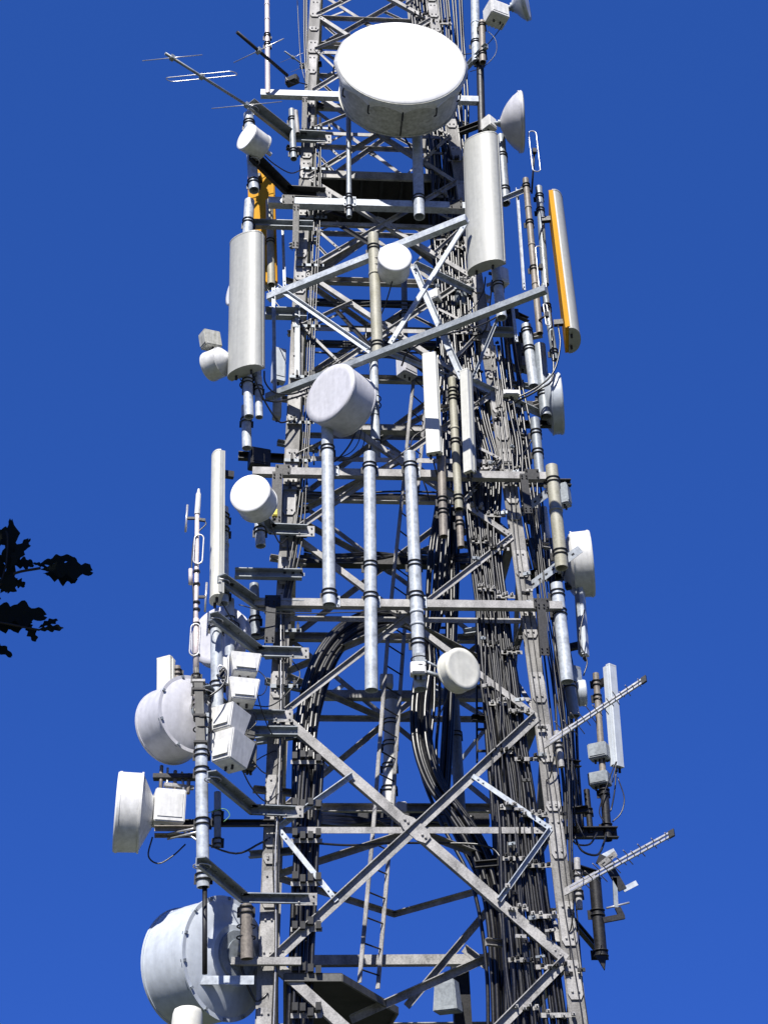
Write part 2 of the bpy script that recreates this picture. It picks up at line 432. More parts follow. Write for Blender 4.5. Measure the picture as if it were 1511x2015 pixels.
PL('ll_i', 428, 1560, 428, 1668, 14, -.3, 'galv', 'short pipe behind the long light pipe on the left', bands=(.4, .9))
PL('ll_j', 386, 1316, 388, 1400, 12, -.9, 'moss', 'stubby stained pipe beside the dark square post', bands=(.2, .5, .8))
PL('ll_k', 349, 1312, 350, 1372, 13, -.2, 'brown', 'short pipe behind the small cream panel on the left', bands=(.2, .5))
PL('tr_a', 933, -60, 937, 122, 17, -.35, 'galv_bright', 'light pipe at the top right beside the radio unit', bands=(.8,), joints=(.6,))
PL('tr_b', 948, 42, 950, 122, 13, -.5, 'brown', 'brown pipe carrying the radio unit at the top right', bands=(.1, .8))
PL('tr_c', 944, 105, 948, 260, 15, -.2, 'dark', 'dark pipe running down from the radio unit at the top right', bands=(.1,))
PL('tl_a', 574, 216, 578, 312, 13, -.25, 'galv', 'left tube of a short pair beside the left leg near the top', bands=(.2, .85))
PL('tl_b', 582, 218, 586, 262, 9, -.3, 'old', 'right tube of a short pair beside the left leg near the top')
PL('tl_c', 530, 395, 534, 560, 15, .1, 'moss', 'stained pipe between the orange backed panel and the left leg', bands=(.5,))
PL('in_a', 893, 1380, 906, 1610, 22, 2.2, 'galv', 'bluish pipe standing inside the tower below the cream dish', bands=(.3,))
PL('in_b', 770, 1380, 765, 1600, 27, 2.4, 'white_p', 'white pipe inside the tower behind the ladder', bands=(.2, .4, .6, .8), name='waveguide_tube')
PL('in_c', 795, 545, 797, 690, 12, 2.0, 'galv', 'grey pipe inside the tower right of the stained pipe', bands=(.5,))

# ------------------------------------------------------------------ beams and arms
def horiz(x1, y1, x2, y2, w, off, m, label, h=None, kind='box', name='cross_beam', cat='beam', t=.012, clamps=(), zoff=0):
    A = af(x1, y1, off); B = atz(x2, y2, A.z)
    B = V((B.x, A.y+(B.y-A.y)*.25, A.z))
    ww = w/ppm(A)/math.cos(PITCH); e = empty(name, (A+B)/2, label, cat)
    mb = MB(); member(mb, A, B, UP, YY, ww, h or ww, t, kind)
    mb.build('section', m, e)
    for k in clamps:
        c = lerp(A, B, k); cb = MB()
        cb.bar(c-YY*(ww*.5+.012)-XX*.10, c-YY*(ww*.5+.012)+XX*.10, UP, ww*1.5, .010)
        for sx in (-.075, .075):
            for sz in (-.35, .35): bolt(cb, c+XX*sx+UP*sz*ww*1.3-YY*(ww*.5+.017), -YY, .011, .02)
        cb.build('clamp_plate', 'dark' if k in (clamps[0], clamps[-1]) else 'galv_bright', e)
    return e, A, B
BM = {}
BM['top'] = horiz(513, 184, 942, 190, 13, -.18, 'galv_bright', 'light steel beam passing behind the big white dish', h=.10)
BM['up'] = horiz(528, 398, 916, 404, 14, -.22, 'galv_bright', 'light steel beam across the tower under the big white dish', clamps=(.1, .41, .76, .95))
BM['mid1'] = horiz(497, 929, 1086, 938, 14, -.18, 'old', 'weathered beam with the three long pipes clamped near their tops', h=.10, clamps=(.1, .26, .39, .53, .93))
BM['mid2'] = horiz(500, 1187, 1106, 1192, 14, -.18, 'old', 'weathered beam crossing the middle of the three long pipes', h=.10, clamps=(.06, .25, .38, .53, .93))
BM['low'] = horiz(432, 1893, 592, 1897, 12, -.16, 'old', 'short weathered beam sticking out left under the weathered pipe stub')
BM['low2'] = horiz(378, 1930, 500, 1932, 14, -.3, 'galv_bright', 'short pale plate beam in front of the biggest drum', h=.02)

def post(x1, y1, x2, y2, w, off, m, label, name='clamp_post', cat='post'):
    A = af(x1, y1, off); B = at(x2, y2, A.y); ww = w/ppm(A)
    e = empty(name, B, label, cat)
    mb = MB(); member(mb, B, A, XX, YY, ww, ww*.6, .01, 'C'); bb = mb
    for t in (.06, .12, .88, .94):
        for s in (-.3, .3): bolt(bb, lerp(A, B, t)+XX*ww*s-YY*.008, -YY, .011, .014)
    mb.build('channel', m, e)
post(600, 190, 598, 262, 10, -.26, 'dark', 'dark upright bolted under the top beam by the left leg')
post(583, 402, 581, 488, 12, -.32, 'dark', 'dark upright bolted to the left part of the upper beam')
post(546, 928, 543, 1030, 20, -.28, 'dark', 'dark upright hanging from the left end of the beam above the small white drum')
post(534, 1178, 530, 1266, 19, -.28, 'dark', 'dark upright hanging from the left end of the beam below it')
post(1030, 932, 1040, 1010, 15, -.28, 'dark', 'dark upright hanging from the right end of the beam with pipe tops')
post(1064, 1184, 1072, 1290, 17, -.28, 'dark', 'dark upright hanging from the right end of the lower middle beam')

def arm(p1, p2, p3, label, off=-.12, w=22, m='galv', name='outrigger_arm'):
    """bent channel: from the leg (p3) out to the bend (p2), then 45 degrees outwards to the tip (p1), all level"""
    C = af(*p3, off); B = atz(*p2, C.z); A = atz(*p1, C.z)
    B.y = C.y+(B.y-C.y)*.3
    h = w/ppm(B)
    e = empty(name, B, label, 'arm')
    mb = MB()
    for (a, b) in ((A, B), (B, C)):
        d = (b-a).normalized(); out = V((d.y, -d.x, 0)).normalized()
        if out.y > 0: out = -out
        # vertical web with a top flange turned towards the outside
        mb.bar(a, b, UP, h*.75, .012)
        mb.bar(a+UP*(h*.375-.006)+out*(.006+h*.38), b+UP*(h*.375-.006)+out*(.006+h*.38), out, h*.76, .012)
        mb.bar(a-UP*(h*.375-.006)+out*(.006+h*.12), b-UP*(h*.375-.006)+out*(.006+h*.12), out, h*.24, .012)
    bb = mb
    for (a, b, n) in ((A, B, 5), (B, C, 4)):
        d = (b-a).normalized(); out = V((d.y, -d.x, 0)).normalized()
        if out.y > 0: out = -out
        for k in range(n):
            c = lerp(a, b, (k+.7)/n)
            bolt(bb, c+UP*(h*.375-.012)+out*h*.35, -UP, .012, .016); bolt(bb, c+out*.007-UP*h*.1, out, .011, .014)
    mb.build('channel', m, e)
    c = lerp(A, B, .12); rb_ = MB(); ring(rb_, c, UP, .09, .008); rb_.build('u_bolt', 'alu', e)
    fb = MB(); fb.bar(C-XX*.14-YY*.03, C+XX*.10-YY*.03, UP, h*1.1, .014)
    for sx in (-.1, 0.06):
        for sz in (-.3, .3): bolt(fb, C+XX*sx+UP*h*sz-YY*.037, -YY, .012, .016)
    fb.build('leg_clamp', 'old', e)
    return e
arm((488, 208), (570, 270), (640, 276), 'bent channel arm at the top left, above the small white drum')
arm((490, 308), (565, 378), (640, 386), 'bent channel arm at the top left, below the small white drum', m='dark')
arm((428, 1140), (506, 1192), (598, 1196), 'bent channel arm under the light pipe by the tall cream panel')
arm((412, 1214), (506, 1282), (592, 1288), 'bent channel arm above the white boxes')
arm((396, 1358), (450, 1402), (560, 1412), 'bent channel arm half hidden by the white boxes')
arm((408, 1526), (492, 1588), (580, 1600), 'bent channel arm below the white boxes')
arm((386, 1696), (474, 1764), (606, 1772), 'lowest bent channel arm, above the biggest drum')
arm((468, 985), (530, 1040), (604, 1048), 'bent channel arm carrying the small white drum on the left')
def sarm(x1, y1, x2, y2, w, off, m, label, kind='C', yk=.2, name='side_arm', h=None):
    A = af(x2, y2, off); B = atz(x1, y1, A.z); B.y = A.y+(B.y-A.y)*yk
    ww = w/ppm(A); e = empty(name, A, label, 'arm')
    mb = MB(); member(mb, A, B, UP, -YY, ww, h or ww*.6, .012, kind); bb = mb
    for t in (.05, .14, .85, .94): bolt(bb, lerp(A, B, t)-YY*.008, -YY, .013, .02)
    mb.build('channel', m, e)
sarm(496, 444, 616, 447, 17, -.2, 'galv', 'straight channel arm over the top of the wide left panel')
sarm(522, 620, 604, 622, 22, 0, 'galv', 'straight channel arm right of the wide left panel')
sarm(462, 1128, 594, 1134, 20, -.1, 'galv', 'straight channel arm above the bent arm by the tall cream panel')
sarm(488, 1250, 560, 1250, 20, .2, 'galv', 'straight channel arm by the grey pipe stub on the left')
sarm(494, 1440, 586, 1442, 18, -.15, 'galv', 'straight channel arm reaching the white boxes')
sarm(300, 1628, 540, 1622, 13, -.15, 'dark', 'long dark arm reaching out to the leftmost drum', yk=0)
sarm(468, 885, 560, 905, 16, .3, 'dark', 'dark arm behind the pipe stub over the middle left drum')
sarm(1010, 655, 940, 655, 18, .1, 'galv', 'straight channel arm right of the lower frame bar')
sarm(1110, 820, 985, 838, 14, .6, 'dark', 'dark arm to the shaded drum on the right')
sarm(1125, 945, 1000, 952, 14, .5, 'dark', 'dark arm behind the top of the stout stained pipe')
sarm(1150, 1110, 1030, 1140, 14, .9, 'dark', 'dark arm to the drum at the far right')
sarm(1215, 1640, 1100, 1642, 22, .9, 'dark', 'dark arm carrying the boxes at lower right')
sarm(1180, 1880, 1120, 1810, 14, .4, 'dark', 'dark arm behind the thick shaded pipe at the bottom right', yk=1)
sarm(1175, 1725, 1110, 1705, 16, .3, 'dark', 'dark arm at the top of the thick shaded pipe', yk=1)
sarm(1010, 840, 985, 760, 14, .8, 'dark', 'dark arm in the clutter beside the right leg', yk=1)
sarm(960, 90, 905, 150, 12, .1, 'galv', 'small arm to the light pipe at the top right', yk=1)
sarm(950, 245, 905, 262, 14, .1, 'dark', 'dark arm below the dark pipe at the top right', yk=1)

def strap(A, B, w, m, label, name='slotted_strap', nm=None):
    e = empty(name, A, label, 'bracket'); mb = MB()
    d = (B-A).normalized(); n = -YY; u = n.cross(d).normalized(); n = d.cross(u)
    mb.bar(A, B, u, w, .010); mb.bar(A+u*w/2-n*.03, B+u*w/2-n*.03, n, .06, .01); mb.build('strap', m, e)
    sb = MB(); L = (B-A).length
    for k in range(int(L/.11)):
        c = A+d*(.06+k*.11); s = n if n.y < 0 else -n
        sb.bar(c+s*.0065-d*.02, c+s*.0065+d*.02, u, w*.22, .002)
    sb.build('slots', 'dark', e)
strap(af(1022, 1010, .2), af(1088, 962, -.2), .12, 'galv_bright', 'slotted pale strap running up to the stout stained pipe')
strap(af(1042, 1155, .2), af(1142, 1080, -.2), .11, 'galv_bright', 'slotted pale strap crossing below the stout stained pipe')
strap(at(1180, 1705, yf(1700)+.2), at(1212, 1680, yf(1700)+.1), .06, 'old', 'small pointed plate beside the lower toothed aerial', name='plate_bracket')

# ------------------------------------------------------------------ pale triangular mounting frames in front of the tower
def fbar(A, B, w, label, m='galv_bright', kind='L', flip=1, name='frame_bar', h=None, n=None):
    e = empty(name, (A+B)/2, label, 'frame bar'); mb = MB()
    d = (B-A).normalized(); nn_ = n or -YY; u = nn_.cross(d).normalized()
    if u.z < 0: u = -u
    member(mb, A, B, u*flip, nn_, w, h or w*.7, .010, kind); bb = mb
    for P, s in ((A, 1), (B, -1)):
        for k in (.06, .14): bolt(bb, P+d*s*k+nn_*.006, nn_, .012, .014)
    mb.build('section', m, e)
def level_bar(x1, y1, off, x2, y2, w, label, **k):
    A = af(x1, y1, off); B = atz(x2, y2, A.z); fbar(A, B, w, label, **k); return A, B
f1 = level_bar(528, 586, -.05, 918, 430, .11, 'upper pale bar slanting up from the left leg to the upper wide panel', kind='box', h=.10)
f2 = level_bar(525, 782, -.05, 1074, 569, .095, 'lower pale bar slanting up across the whole tower', kind='box', h=.09, m='galv')
f3 = level_bar(815, 522, -.55, 962, 592, .09, 'pale bar running right from the small bright round dish')
f4 = level_bar(905, 742, -.35, 1082, 826, .09, 'pale bar slanting down behind the two narrow white panels')
def slant(x1, y1, o1, x2, y2, o2, w, label, **k): fbar(af(x1, y1, o1), af(x2, y2, o2), w, label, **k)
slant(545, 566, -.15, 733, 696, -.95, .07, 'pale brace from the left frame corner down to the stained pipe')
slant(768, 676, -.9, 918, 436, -1.0, .08, 'pale brace from the stained pipe up to the upper wide panel', kind='L', flip=-1)
slant(812, 524, -.5, 908, 745, -.4, .085, 'pale brace dropping from the small bright dish to the narrow white panels')
slant(538, 566, -.12, 541, 785, -.12, .055, 'pale upright right of the wide left panel')
slant(556, 440, .2, 560, 566, .2, .045, 'pale upright above the left frame corner')
slant(1017, 372, -.25, 1031, 570, -.25, .05, 'pale upright left of the slim brown mast')
slant(1008, 600, -.2, 1016, 672, -.2, .05, 'short pale upright below the right frame corner')
slant(585, 600, -.06, 585, 745, -.06, .07, 'pale upright in front of the left leg')
slant(980, 625, -.45, 930, 745, -.35, .045, 'thin grey brace from the pipe stub to the right narrow panel', m='galv')
slant(985, 395, -.3, 1040, 372, -.3, .07, 'pale bar behind the upper wide panel reaching the brown mast')
slant(738, 694, -.95, 660, 610, .6, .05, 'thin dark strut behind the stained pipe', m='dark')
slant(660, 440, .3, 735, 486, -.95, .06, 'dark strut from the upper platform to the stained pipe', m='dark')
slant(630, 410, -.1, 690, 430, .3, .06, 'dark strut under the upper beam', m='dark')
slant(755, 692, -.6, 925, 760, .3, .06, 'pale strut leading from the stained pipe towards the right leg')

# ------------------------------------------------------------------ platforms and ladder
def platform(pts_px, z, th, label):
    pts = [atz(x, y, z) for x, y in pts_px]
    e = empty('work_platform', sum(pts, V((0, 0, 0)))/len(pts), label, 'platform')
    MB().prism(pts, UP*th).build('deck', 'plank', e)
    mb = MB()
    for a, b in zip(pts, pts[1:]+pts[:1]): mb.bar(a-UP*.0, b-UP*.0, UP, .08, .03)
    mb.build('edge_beam', 'post', e)
    return e
zp = zD+.12
xl, xr = XL(zp)+.06, XR(zp)-.06
def deck(x0, x1, y0, y1, z, label, nj=7):
    e = empty('work_platform', ((x0+x1)/2, (y0+y1)/2, z), label, 'platform')
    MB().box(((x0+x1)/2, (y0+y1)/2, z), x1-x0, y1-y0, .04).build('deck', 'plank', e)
    mb = MB()
    for yy in (y0-.022, y1+.022): mb.box(((x0+x1)/2, yy, z-.04), x1-x0+.08, .04, .17)
    for xx in (x0-.022, x1+.022): mb.box((xx, (y0+y1)/2, z-.04), .04, y1-y0, .17)
    mb.build('edge_beam', 'old', e)
    for k in range(nj):
        xx = lerp(x0+.15, x1-.15, k/(nj-1)); MB().box((xx, (y0+y1)/2, z-.07), .05, y1-y0-.02, .09).build('joist', 'dark', e)
zp = at(770, 350, yf(350)+.25).z
deck(XL(zp)+.12, XR(zp)-.1, yf(350)+.25, yf(350)+1.32, zp+.05, 'dark boarded platform inside the tower under the big white dish')
zq = atz(770, 1985, 3.0).z
yq = 1.1
def corner_deck():
    z = at(770, 1985, 1.2).z
    pts = [atz(775, 1985, z), atz(640, 1898, z), atz(600, 1925, z), atz(575, 2050, z), atz(720, 2060, z)]
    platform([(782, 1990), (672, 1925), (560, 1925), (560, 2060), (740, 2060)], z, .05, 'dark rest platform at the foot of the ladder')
corner_deck()
lad = empty('access_ladder', at(740, 1900, 1.6), 'slender steel ladder climbing inside the tower behind the long pipes', 'ladder')
la = curve([at(707, 1935, 1.35), at(737, 1600, 1.45), at(765, 1230, 1.5), at(790, 990, 1.5), at(808, 800, 1.5), at(816, 730, 1.5)], 2)
lb = [p+V((.24, .30, 0)) for p in la]
MB().tube(la, .001, 4).v
for Lp in (la, lb):
    mb = MB()
    for a, b in zip(Lp, Lp[1:]): mb.bar(a, b, V((.62, .78, 0)), .018, .055)
    mb.build('rail', 'old', lad)
L = sum((b-a).length for a, b in zip(la, la[1:])); n = int(L/.32)
for k in range(n):
    z = lerp(la[0].z, la[-1].z, (k+.5)/n)
    for a, b in zip(la, la[1:]):
        if a.z <= z <= b.z: p = lerp(a, b, (z-a.z)/(b.z-a.z))
    MB().tube([p, p+V((.24, .30, 0))], .011, 8).build('rung', 'dark', lad)

post(905, 1897, 915, 2075, 34, 2.28, 'dark', 'dark upright behind the pale cabinet at the bottom inside the tower')
# ------------------------------------------------------------------ cables
def cable(pts, r, label, group=None, m='black', n=5, name='feeder_cable', seg=8):
    mb = MB(); mb.tube(curve(pts, n), r, seg)
    return tag(mb.build(name, m), label, 'cable', group)
def run(bounds, n, offs, rs, label, group, seed=1, jit=.02, name='feeder_cable', ms=('black',)):
    rn = random.Random(seed)
    for k in range(n):
        t = (k+.5)/n; off = rn.uniform(*offs); r = rn.uniform(*rs); pts = []
        for (py, x0, x1) in bounds:
            tt = min(1.02, max(-.02, t+rn.gauss(0, jit*.9)))
            p = af(lerp(x0, x1, tt), py, off+rn.uniform(-.01, .01)); pts.append(p)
        cable(pts, r, label, group, m=ms[k % len(ms)], name=name)
RB = [(-80, 802, 880), (20, 812, 892), (160, 828, 902), (300, 848, 920), (430, 850, 930), (560, 862, 935), (700, 872, 945), (820, 890, 965), (930, 912, 992), (1060, 925, 1005), (1200, 942, 1022), (1330, 952, 1040), (1450, 968, 1056), (1560, 978, 1075), (1640, 984, 1085), (1760, 990, 1100), (1900, 998, 1122), (2000, 1005, 1138), (2090, 1010, 1148)]
RB2 = [(y, a-2, b-(22 if y > 950 else 4)) for y, a, b in RB]
run(RB2, 15, (-.02, .12), (.016, .023), 'black feeder cable of the front layer, running down in front of the right leg', 'front layer of feeder cables by the right leg', 3, .02, ms=('black', 'black', 'black', 'grey_cable', 'black', 'black'))
run([(y, b+2, b+24) for y, a, b in RB if y > 900], 2, (-.10, -.05), (.006, .010), 'thin cable lying over the face of the lower right leg', 'thin cables over the face of the lower right leg', 44, .08, ms=('black', 'grey_cable'))
run([(y, a-6, b-22) for y, a, b in RB], 14, (.25, .55), (.018, .026), 'black feeder cable of the rear layer, running down behind those beside the right leg', 'rear layer of feeder cables by the right leg', 4, .03)
RB3 = [(1240, 950, 985), (1400, 955, 1000), (1600, 965, 1010), (1760, 975, 1015), (1900, 985, 1020), (2080, 985, 1030)]
run(RB3, 8, (.5, 1.2), (.022, .03), 'thick black cable deep inside the tower by the right leg', 'thick cables deep inside the right side', 5, .04)
RO = [(1000, 1040, 1060), (1200, 1058, 1085), (1330, 1075, 1105), (1450, 1085, 1125), (1560, 1100, 1130), (1700, 1105, 1128), (1850, 1118, 1140), (2080, 1140, 1158)]
run(RO, 6, (.02, .3), (.009, .013), 'thin grey cable outside the right leg', 'thin cables outside the right leg', 6, .05, ms=('grey_cable', 'black'))
LBt = [(1480, 590, 640), (1560, 584, 634), (1650, 580, 628), (1760, 574, 624), (1900, 570, 618), (2090, 562, 612)]
run(LBt, 7, (.02, .3), (.022, .030), 'thick black cable coming down beside the left leg', 'thick cables beside the left leg', 8, .02)
LT = [(230, 618, 634), (420, 612, 632), (600, 606, 624), (760, 600, 618), (930, 588, 606), (1060, 566, 600), (1200, 548, 566)]
run(LT, 4, (-.1, .1), (.010, .015), 'thin cable threading down beside the upper left leg', 'thin cables beside the upper left leg', 9, .05, ms=('grey_cable', 'black'))
LU = [(1180, 545, 562), (1300, 546, 560), (1420, 550, 556), (1560, 542, 552), (1700, 535, 548), (1850, 540, 546), (2080, 528, 545)]
run(LU, 3, (-.14, -.06), (.006, .009), 'thin grey conduit on the face of the lower left leg', 'thin conduits on the lower left leg', 10, .05, ms=('grey_cable', 'alu'))
run([(-70, 596, 606), (60, 597, 606), (150, 600, 610), (240, 605, 612)], 3, (-.05, .1), (.012, .018), 'black cable left of the left leg at the very top', 'cables left of the left leg at the top', 11, .05)
run([(-60, 872, 912), (60, 885, 915), (200, 892, 925), (290, 895, 925)], 5, (.4, .9), (.018, .025), 'thick black cable behind the right leg at the very top', 'cables behind the right leg at the top', 12, .05)
# cables down the middle right, in the shade
run([(540, 855, 890), (680, 862, 895), (830, 858, 892), (960, 860, 890), (1080, 845, 880), (1190, 838, 872), (1260, 835, 860)], 7, (.9, 1.6), (.022, .032), 'thick shaded cable hanging in the middle of the tower', 'thick shaded cables in the middle of the tower', 13, .05)
run([(1000, 882, 904), (1150, 880, 902), (1300, 878, 896), (1450, 872, 890), (1590, 862, 880)], 4, (1.2, 1.7), (.028, .036), 'thick shaded cable hanging just right of the long pipes', 'thick shaded cables right of the long pipes', 14, .05)
# the great loop
rn = random.Random(20)
for k in range(9):
    t = (k-4)*1.0; dy = rn.uniform(-.12, .12)
    base = [(598, 1640, .25), (598, 1530, .3), (602, 1430, .4), (622, 1330, .6), (664, 1258, .8), (722, 1222, 1.0), (782, 1212, 1.15), (826, 1232, 1.2), (838, 1300, 1.2), (828, 1390, 1.1), (832, 1470, 1.0), (858, 1545, .95), (905, 1610, .9), (950, 1690, .85), (975, 1800, .8), (985, 1930, .8), (990, 2090, .8)]
    cx, cy = 730, 1420
    pts = []
    for (x, y, o) in base:
        dx, dyy = (x-cx), (y-cy); l = math.hypot(dx, dyy)
        s = 4.6*t
        if y > 1480 and x < 700: x2, y2 = x+t*4.8, y
        elif y > 1280 and x > 700: x2, y2 = x-t*4.2, y
        else: x2, y2 = x+dx/l*-s, y+dyy/l*-s
        pts.append(af(x2, y2, o+dy))
    cable(pts, rn.uniform(.026, .034), 'thick black cable forming the great loop in the middle of the tower', 'cables of the great loop', n=6, seg=10)
for k in range(4):
    dx, dy = rn.uniform(-14, 14), rn.uniform(-12, 8)
    cable([af(612+dx*.4, 1650, .5), af(606+dx, 1500, .6), af(618+dx, 1400, .8), af(660+dx, 1290+dy, 1.0), af(735+dx, 1232+dy, 1.2), af(800+dx, 1222+dy, 1.3), af(846+dx, 1262, 1.3), af(850+dx*1.3, 1380, 1.2), af(842+dx*1.5, 1500, 1.1), af(880+dx, 1620, 1.0), af(940+dx, 1740, .9), af(968+dx, 1900, .9), af(972+dx, 2090, .9)], rn.uniform(.018, .026), 'looser thinner black cable straying from the great loop', 'loose cables of the great loop', n=6)
for k in range(9):
    y0 = rn.uniform(980, 1650); L_ = rn.uniform(250, 420); o = rn.uniform(-.02, .1)
    def bx(y, t):
        for (a, b) in zip(RB2, RB2[1:]):
            if a[0] <= y <= b[0]: return lerp(lerp(a[1], b[1], (y-a[0])/(b[0]-a[0])), lerp(a[2], b[2], (y-a[0])/(b[0]-a[0])), t)
        return RB2[-1][1]
    t0, t1 = rn.uniform(0, 1), rn.uniform(0, 1)
    cable([af(bx(min(2080, y0+L_*f), lerp(t0, t1, f)+rn.uniform(-.08, .08)), min(2080, y0+L_*f), o-.03) for f in (0, .25, .5, .75, 1)], rn.uniform(.009, .015), 'thin black cable crossing over the feeders by the right leg', 'cables crossing over the right hand feeders')
for k in range(5):
    o = rn.uniform(-.35, .1); s = (k-2)*4
    cable([af(640, 735+s, .2), af(690, 716+s, o), af(740, 698+s*.7, o), af(790, 700+s, o), af(830, 722+s, .1), af(862, 760+s, .3)], .016, 'black cable draped over the gap behind the tilted round dish', 'cables draped behind the tilted dish')
for k in range(6):
    s = rn.uniform(-7, 7)
    cable([af(600, 1086+s, .5), af(660, 1098+s, 1.3), af(740, 1094+s, 1.7), af(830, 1092-s, 1.7), af(900, 1098+s, 1.2), af(960, 1092+s, .5)], .02, 'black cable crossing behind the three long pipes', 'cables crossing behind the long pipes')
for k in range(8):
    s = rn.uniform(-12, 12)
    cable([af(618, 1612+s, .8), af(690, 1618+s, 1.8), af(780, 1614-s, 1.9), af(850, 1612+s, 1.8), af(930, 1620+s, 1.2)], .024, 'black cable lying on the tray behind the big crossed braces', 'cables on the tray behind the crossed braces')
def lc(pts, r, label, m='black', group=None): return cable([af(*p) for p in pts], r, label, group, m)
lc([(520, 730, -.5), (522, 752, -.5), (540, 772, -.45), (575, 775, -.3), (612, 762, -.15)], .012, 'black lead curving from the bottom of the wide left panel')
lc([(505, 775, -.5), (515, 785, -.5), (545, 790, -.45), (580, 782, -.3), (620, 768, -.15)], .014, 'lower black lead swinging from the pipe pair to the left leg')
lc([(985, 572, -.5), (992, 600, -.5), (978, 622, -.5), (930, 645, -.55), (860, 662, -.6), (805, 690, -.6), (790, 720, -.4)], .013, 'black lead following the lower slanting frame bar')
lc([(955, 545, -.5), (950, 575, -.5), (930, 605, -.5), (905, 625, -.4)], .012, 'short black lead from the bottom of the upper wide panel')
lc([(1098, 640, -.1), (1102, 680, -.1), (1090, 730, -.1), (1060, 760, 0), (1010, 785, .1), (960, 800, .2)], .014, 'black lead sagging below the yellow edged panel')
lc([(1085, 650, 0), (1088, 740, 0), (1062, 765, 0), (1000, 800, .2), (965, 830, .3)], .016, 'black lead beside the shaded drum on the right')
lc([(712, 842, -.2), (705, 870, -.2), (690, 890, -.1), (665, 902, 0)], .007, 'thin lead dangling under the tilted round dish')
lc([(718, 850, -.2), (715, 875, -.2), (700, 898, -.1), (668, 908, 0)], .007, 'second thin lead dangling under the tilted round dish')
lc([(835, 845, -.2), (812, 862, -.2), (808, 890, -.15), (822, 920, -.1), (838, 960, 0), (845, 985, .1)], .010, 'grey lead looping left of the narrow white panels', 'grey_cable')
lc([(470, 1190, -.5), (530, 1205, -.4), (600, 1208, -.3), (700, 1205, -.25), (790, 1208, -.2)], .007, 'thin lead strung under the lower middle beam', 'grey_cable')
lc([(300, 1648, -.4), (292, 1685, -.4), (312, 1700, -.4), (340, 1685, -.4), (365, 1662, -.4)], .009, 'black lead looping under the leftmost drum')
lc([(410, 1372, -1.05), (436, 1352, -1.05), (446, 1328, -1.05), (440, 1314, -1.05), (432, 1322, -1.05)], .013, 'thick black lead curling in front of the white boxes')
lc([(470, 1365, -.5), (515, 1368, -.5), (525, 1340, -.4), (505, 1320, -.4), (495, 1345, -.4)], .006, 'thin black lead looping right of the upper white boxes')
lc([(488, 1440, -.5), (505, 1420, -.5), (495, 1400, -.4), (470, 1405, -.4)], .006, 'thin black lead looping right of the lower white boxes')
lc([(500, 1388, -.3), (530, 1390, -.2), (560, 1370, -.1), (590, 1330, -.05), (575, 1300, 0)], .008, 'thin grey lead sweeping past the left leg', 'grey_cable')
lc([(620, 1660, 0), (690, 1664, .1), (770, 1660, .2), (860, 1660, .3), (950, 1664, .2), (985, 1690, .1), (1000, 1760, .1)], .014, 'black cable strung just under the mid horizontal of the big cross')
lc([(1215, 1530, .8), (1228, 1570, .8), (1222, 1600, .8), (1205, 1618, .8)], .008, 'black lead curling below the pale panel at lower right')
lc([(1130, 1645, .5), (1145, 1675, .5), (1175, 1683, .6), (1188, 1660, .7), (1192, 1640, .8)], .014, 'thick black lead sagging under the dark arm at lower right')
lc([(1125, 1650, .5), (1135, 1662, .5), (1160, 1662, .6), (1175, 1640, .7)], .012, 'inner black lead sagging under the dark arm at lower right')
lc([(1205, 1540, .7), (1212, 1500, .7), (1180, 1590, .8), (1190, 1620, .8)], .008, 'black lead crossing the dark pipe at lower right')
lc([(1150, 1650, .4), (1130, 1600, .4), (1135, 1540, .3), (1120, 1480, .2), (1100, 1400, .2), (1080, 1300, .2)], .010, 'black lead rising outside the right leg')
lc([(560, 150, -.2), (572, 162, -.2), (590, 162, -.1), (612, 168, 0)], .010, 'black lead from the taped aerial end to the left leg')
lc([(585, 0, -.1), (588, 60, -.1), (592, 120, -.1), (600, 160, -.05)], .008, 'thin black cable swaying left of the leg at the top')
lc([(960, 60, -.5), (975, 78, -.5), (975, 105, -.5), (952, 130, -.4), (925, 140, -.2)], .007, 'thin grey lead beside the radio unit at the top right', 'grey_cable')
lc([(1150, 1200, .3), (1140, 1260, .3), (1155, 1300, .3), (1148, 1330, .3)], .009, 'black lead hanging by the thin panel right of the right leg')
lc([(345, 1590, -.5), (330, 1570, -.6), (318, 1600, -.6), (325, 1630, -.55), (345, 1630, -.5)], .005, 'green wire looping over the radio box of the leftmost drum', 'green')
lc([(410, 1600, -.5), (440, 1592, -.5), (452, 1605, -.5), (440, 1618, -.5)], .005, 'green wire by the long light pipe on the left', 'green')

# clamp racks holding the right hand cables
rn = random.Random(31)
for i, py in enumerate([30, 110, 300, 385, 470, 545, 640, 740, 905, 1000, 1066, 1160, 1270, 1385, 1480, 1590, 1690, 1790, 1890, 1985]):
    x0 = x1 = None
    for (a, b) in zip(RB, RB[1:]):
        if a[0] <= py <= b[0]:
            t = (py-a[0])/(b[0]-a[0]); x0, x1 = lerp(a[1], b[1], t), lerp(a[2], b[2], t)
    for (s0, s1, o, dy) in ((.02, .42, .02, 0), (.46, .95, -.01, 14)):
        A = af(lerp(x0, x1, s0), py+dy, o); B = af(lerp(x0, x1, s1), py+dy, o); B.z = A.z
        e = empty('cable_rack', (A+B)/2, 'short steel cable rack across the cables by the right leg', 'cable rack', 'cable racks by the right leg')
        mb = MB(); member(mb, A, B, UP, YY, .05, .05, .008, 'L'); mb.build('rack_bar', 'old', e)
        nk = 4
        for q in range(nk):
            cb = MB(); c = lerp(A, B, (q+.5)/nk)+V((rn.uniform(-.03, .03), -.15, rn.uniform(-.03, .03)))
            cb.box(c+YY*.09, .04, .05, .035); bolt(cb, c+YY*.06, -YY, .010, .035)
            cb.build('cleat', 'old' if i % 2 else 'rubber', e)
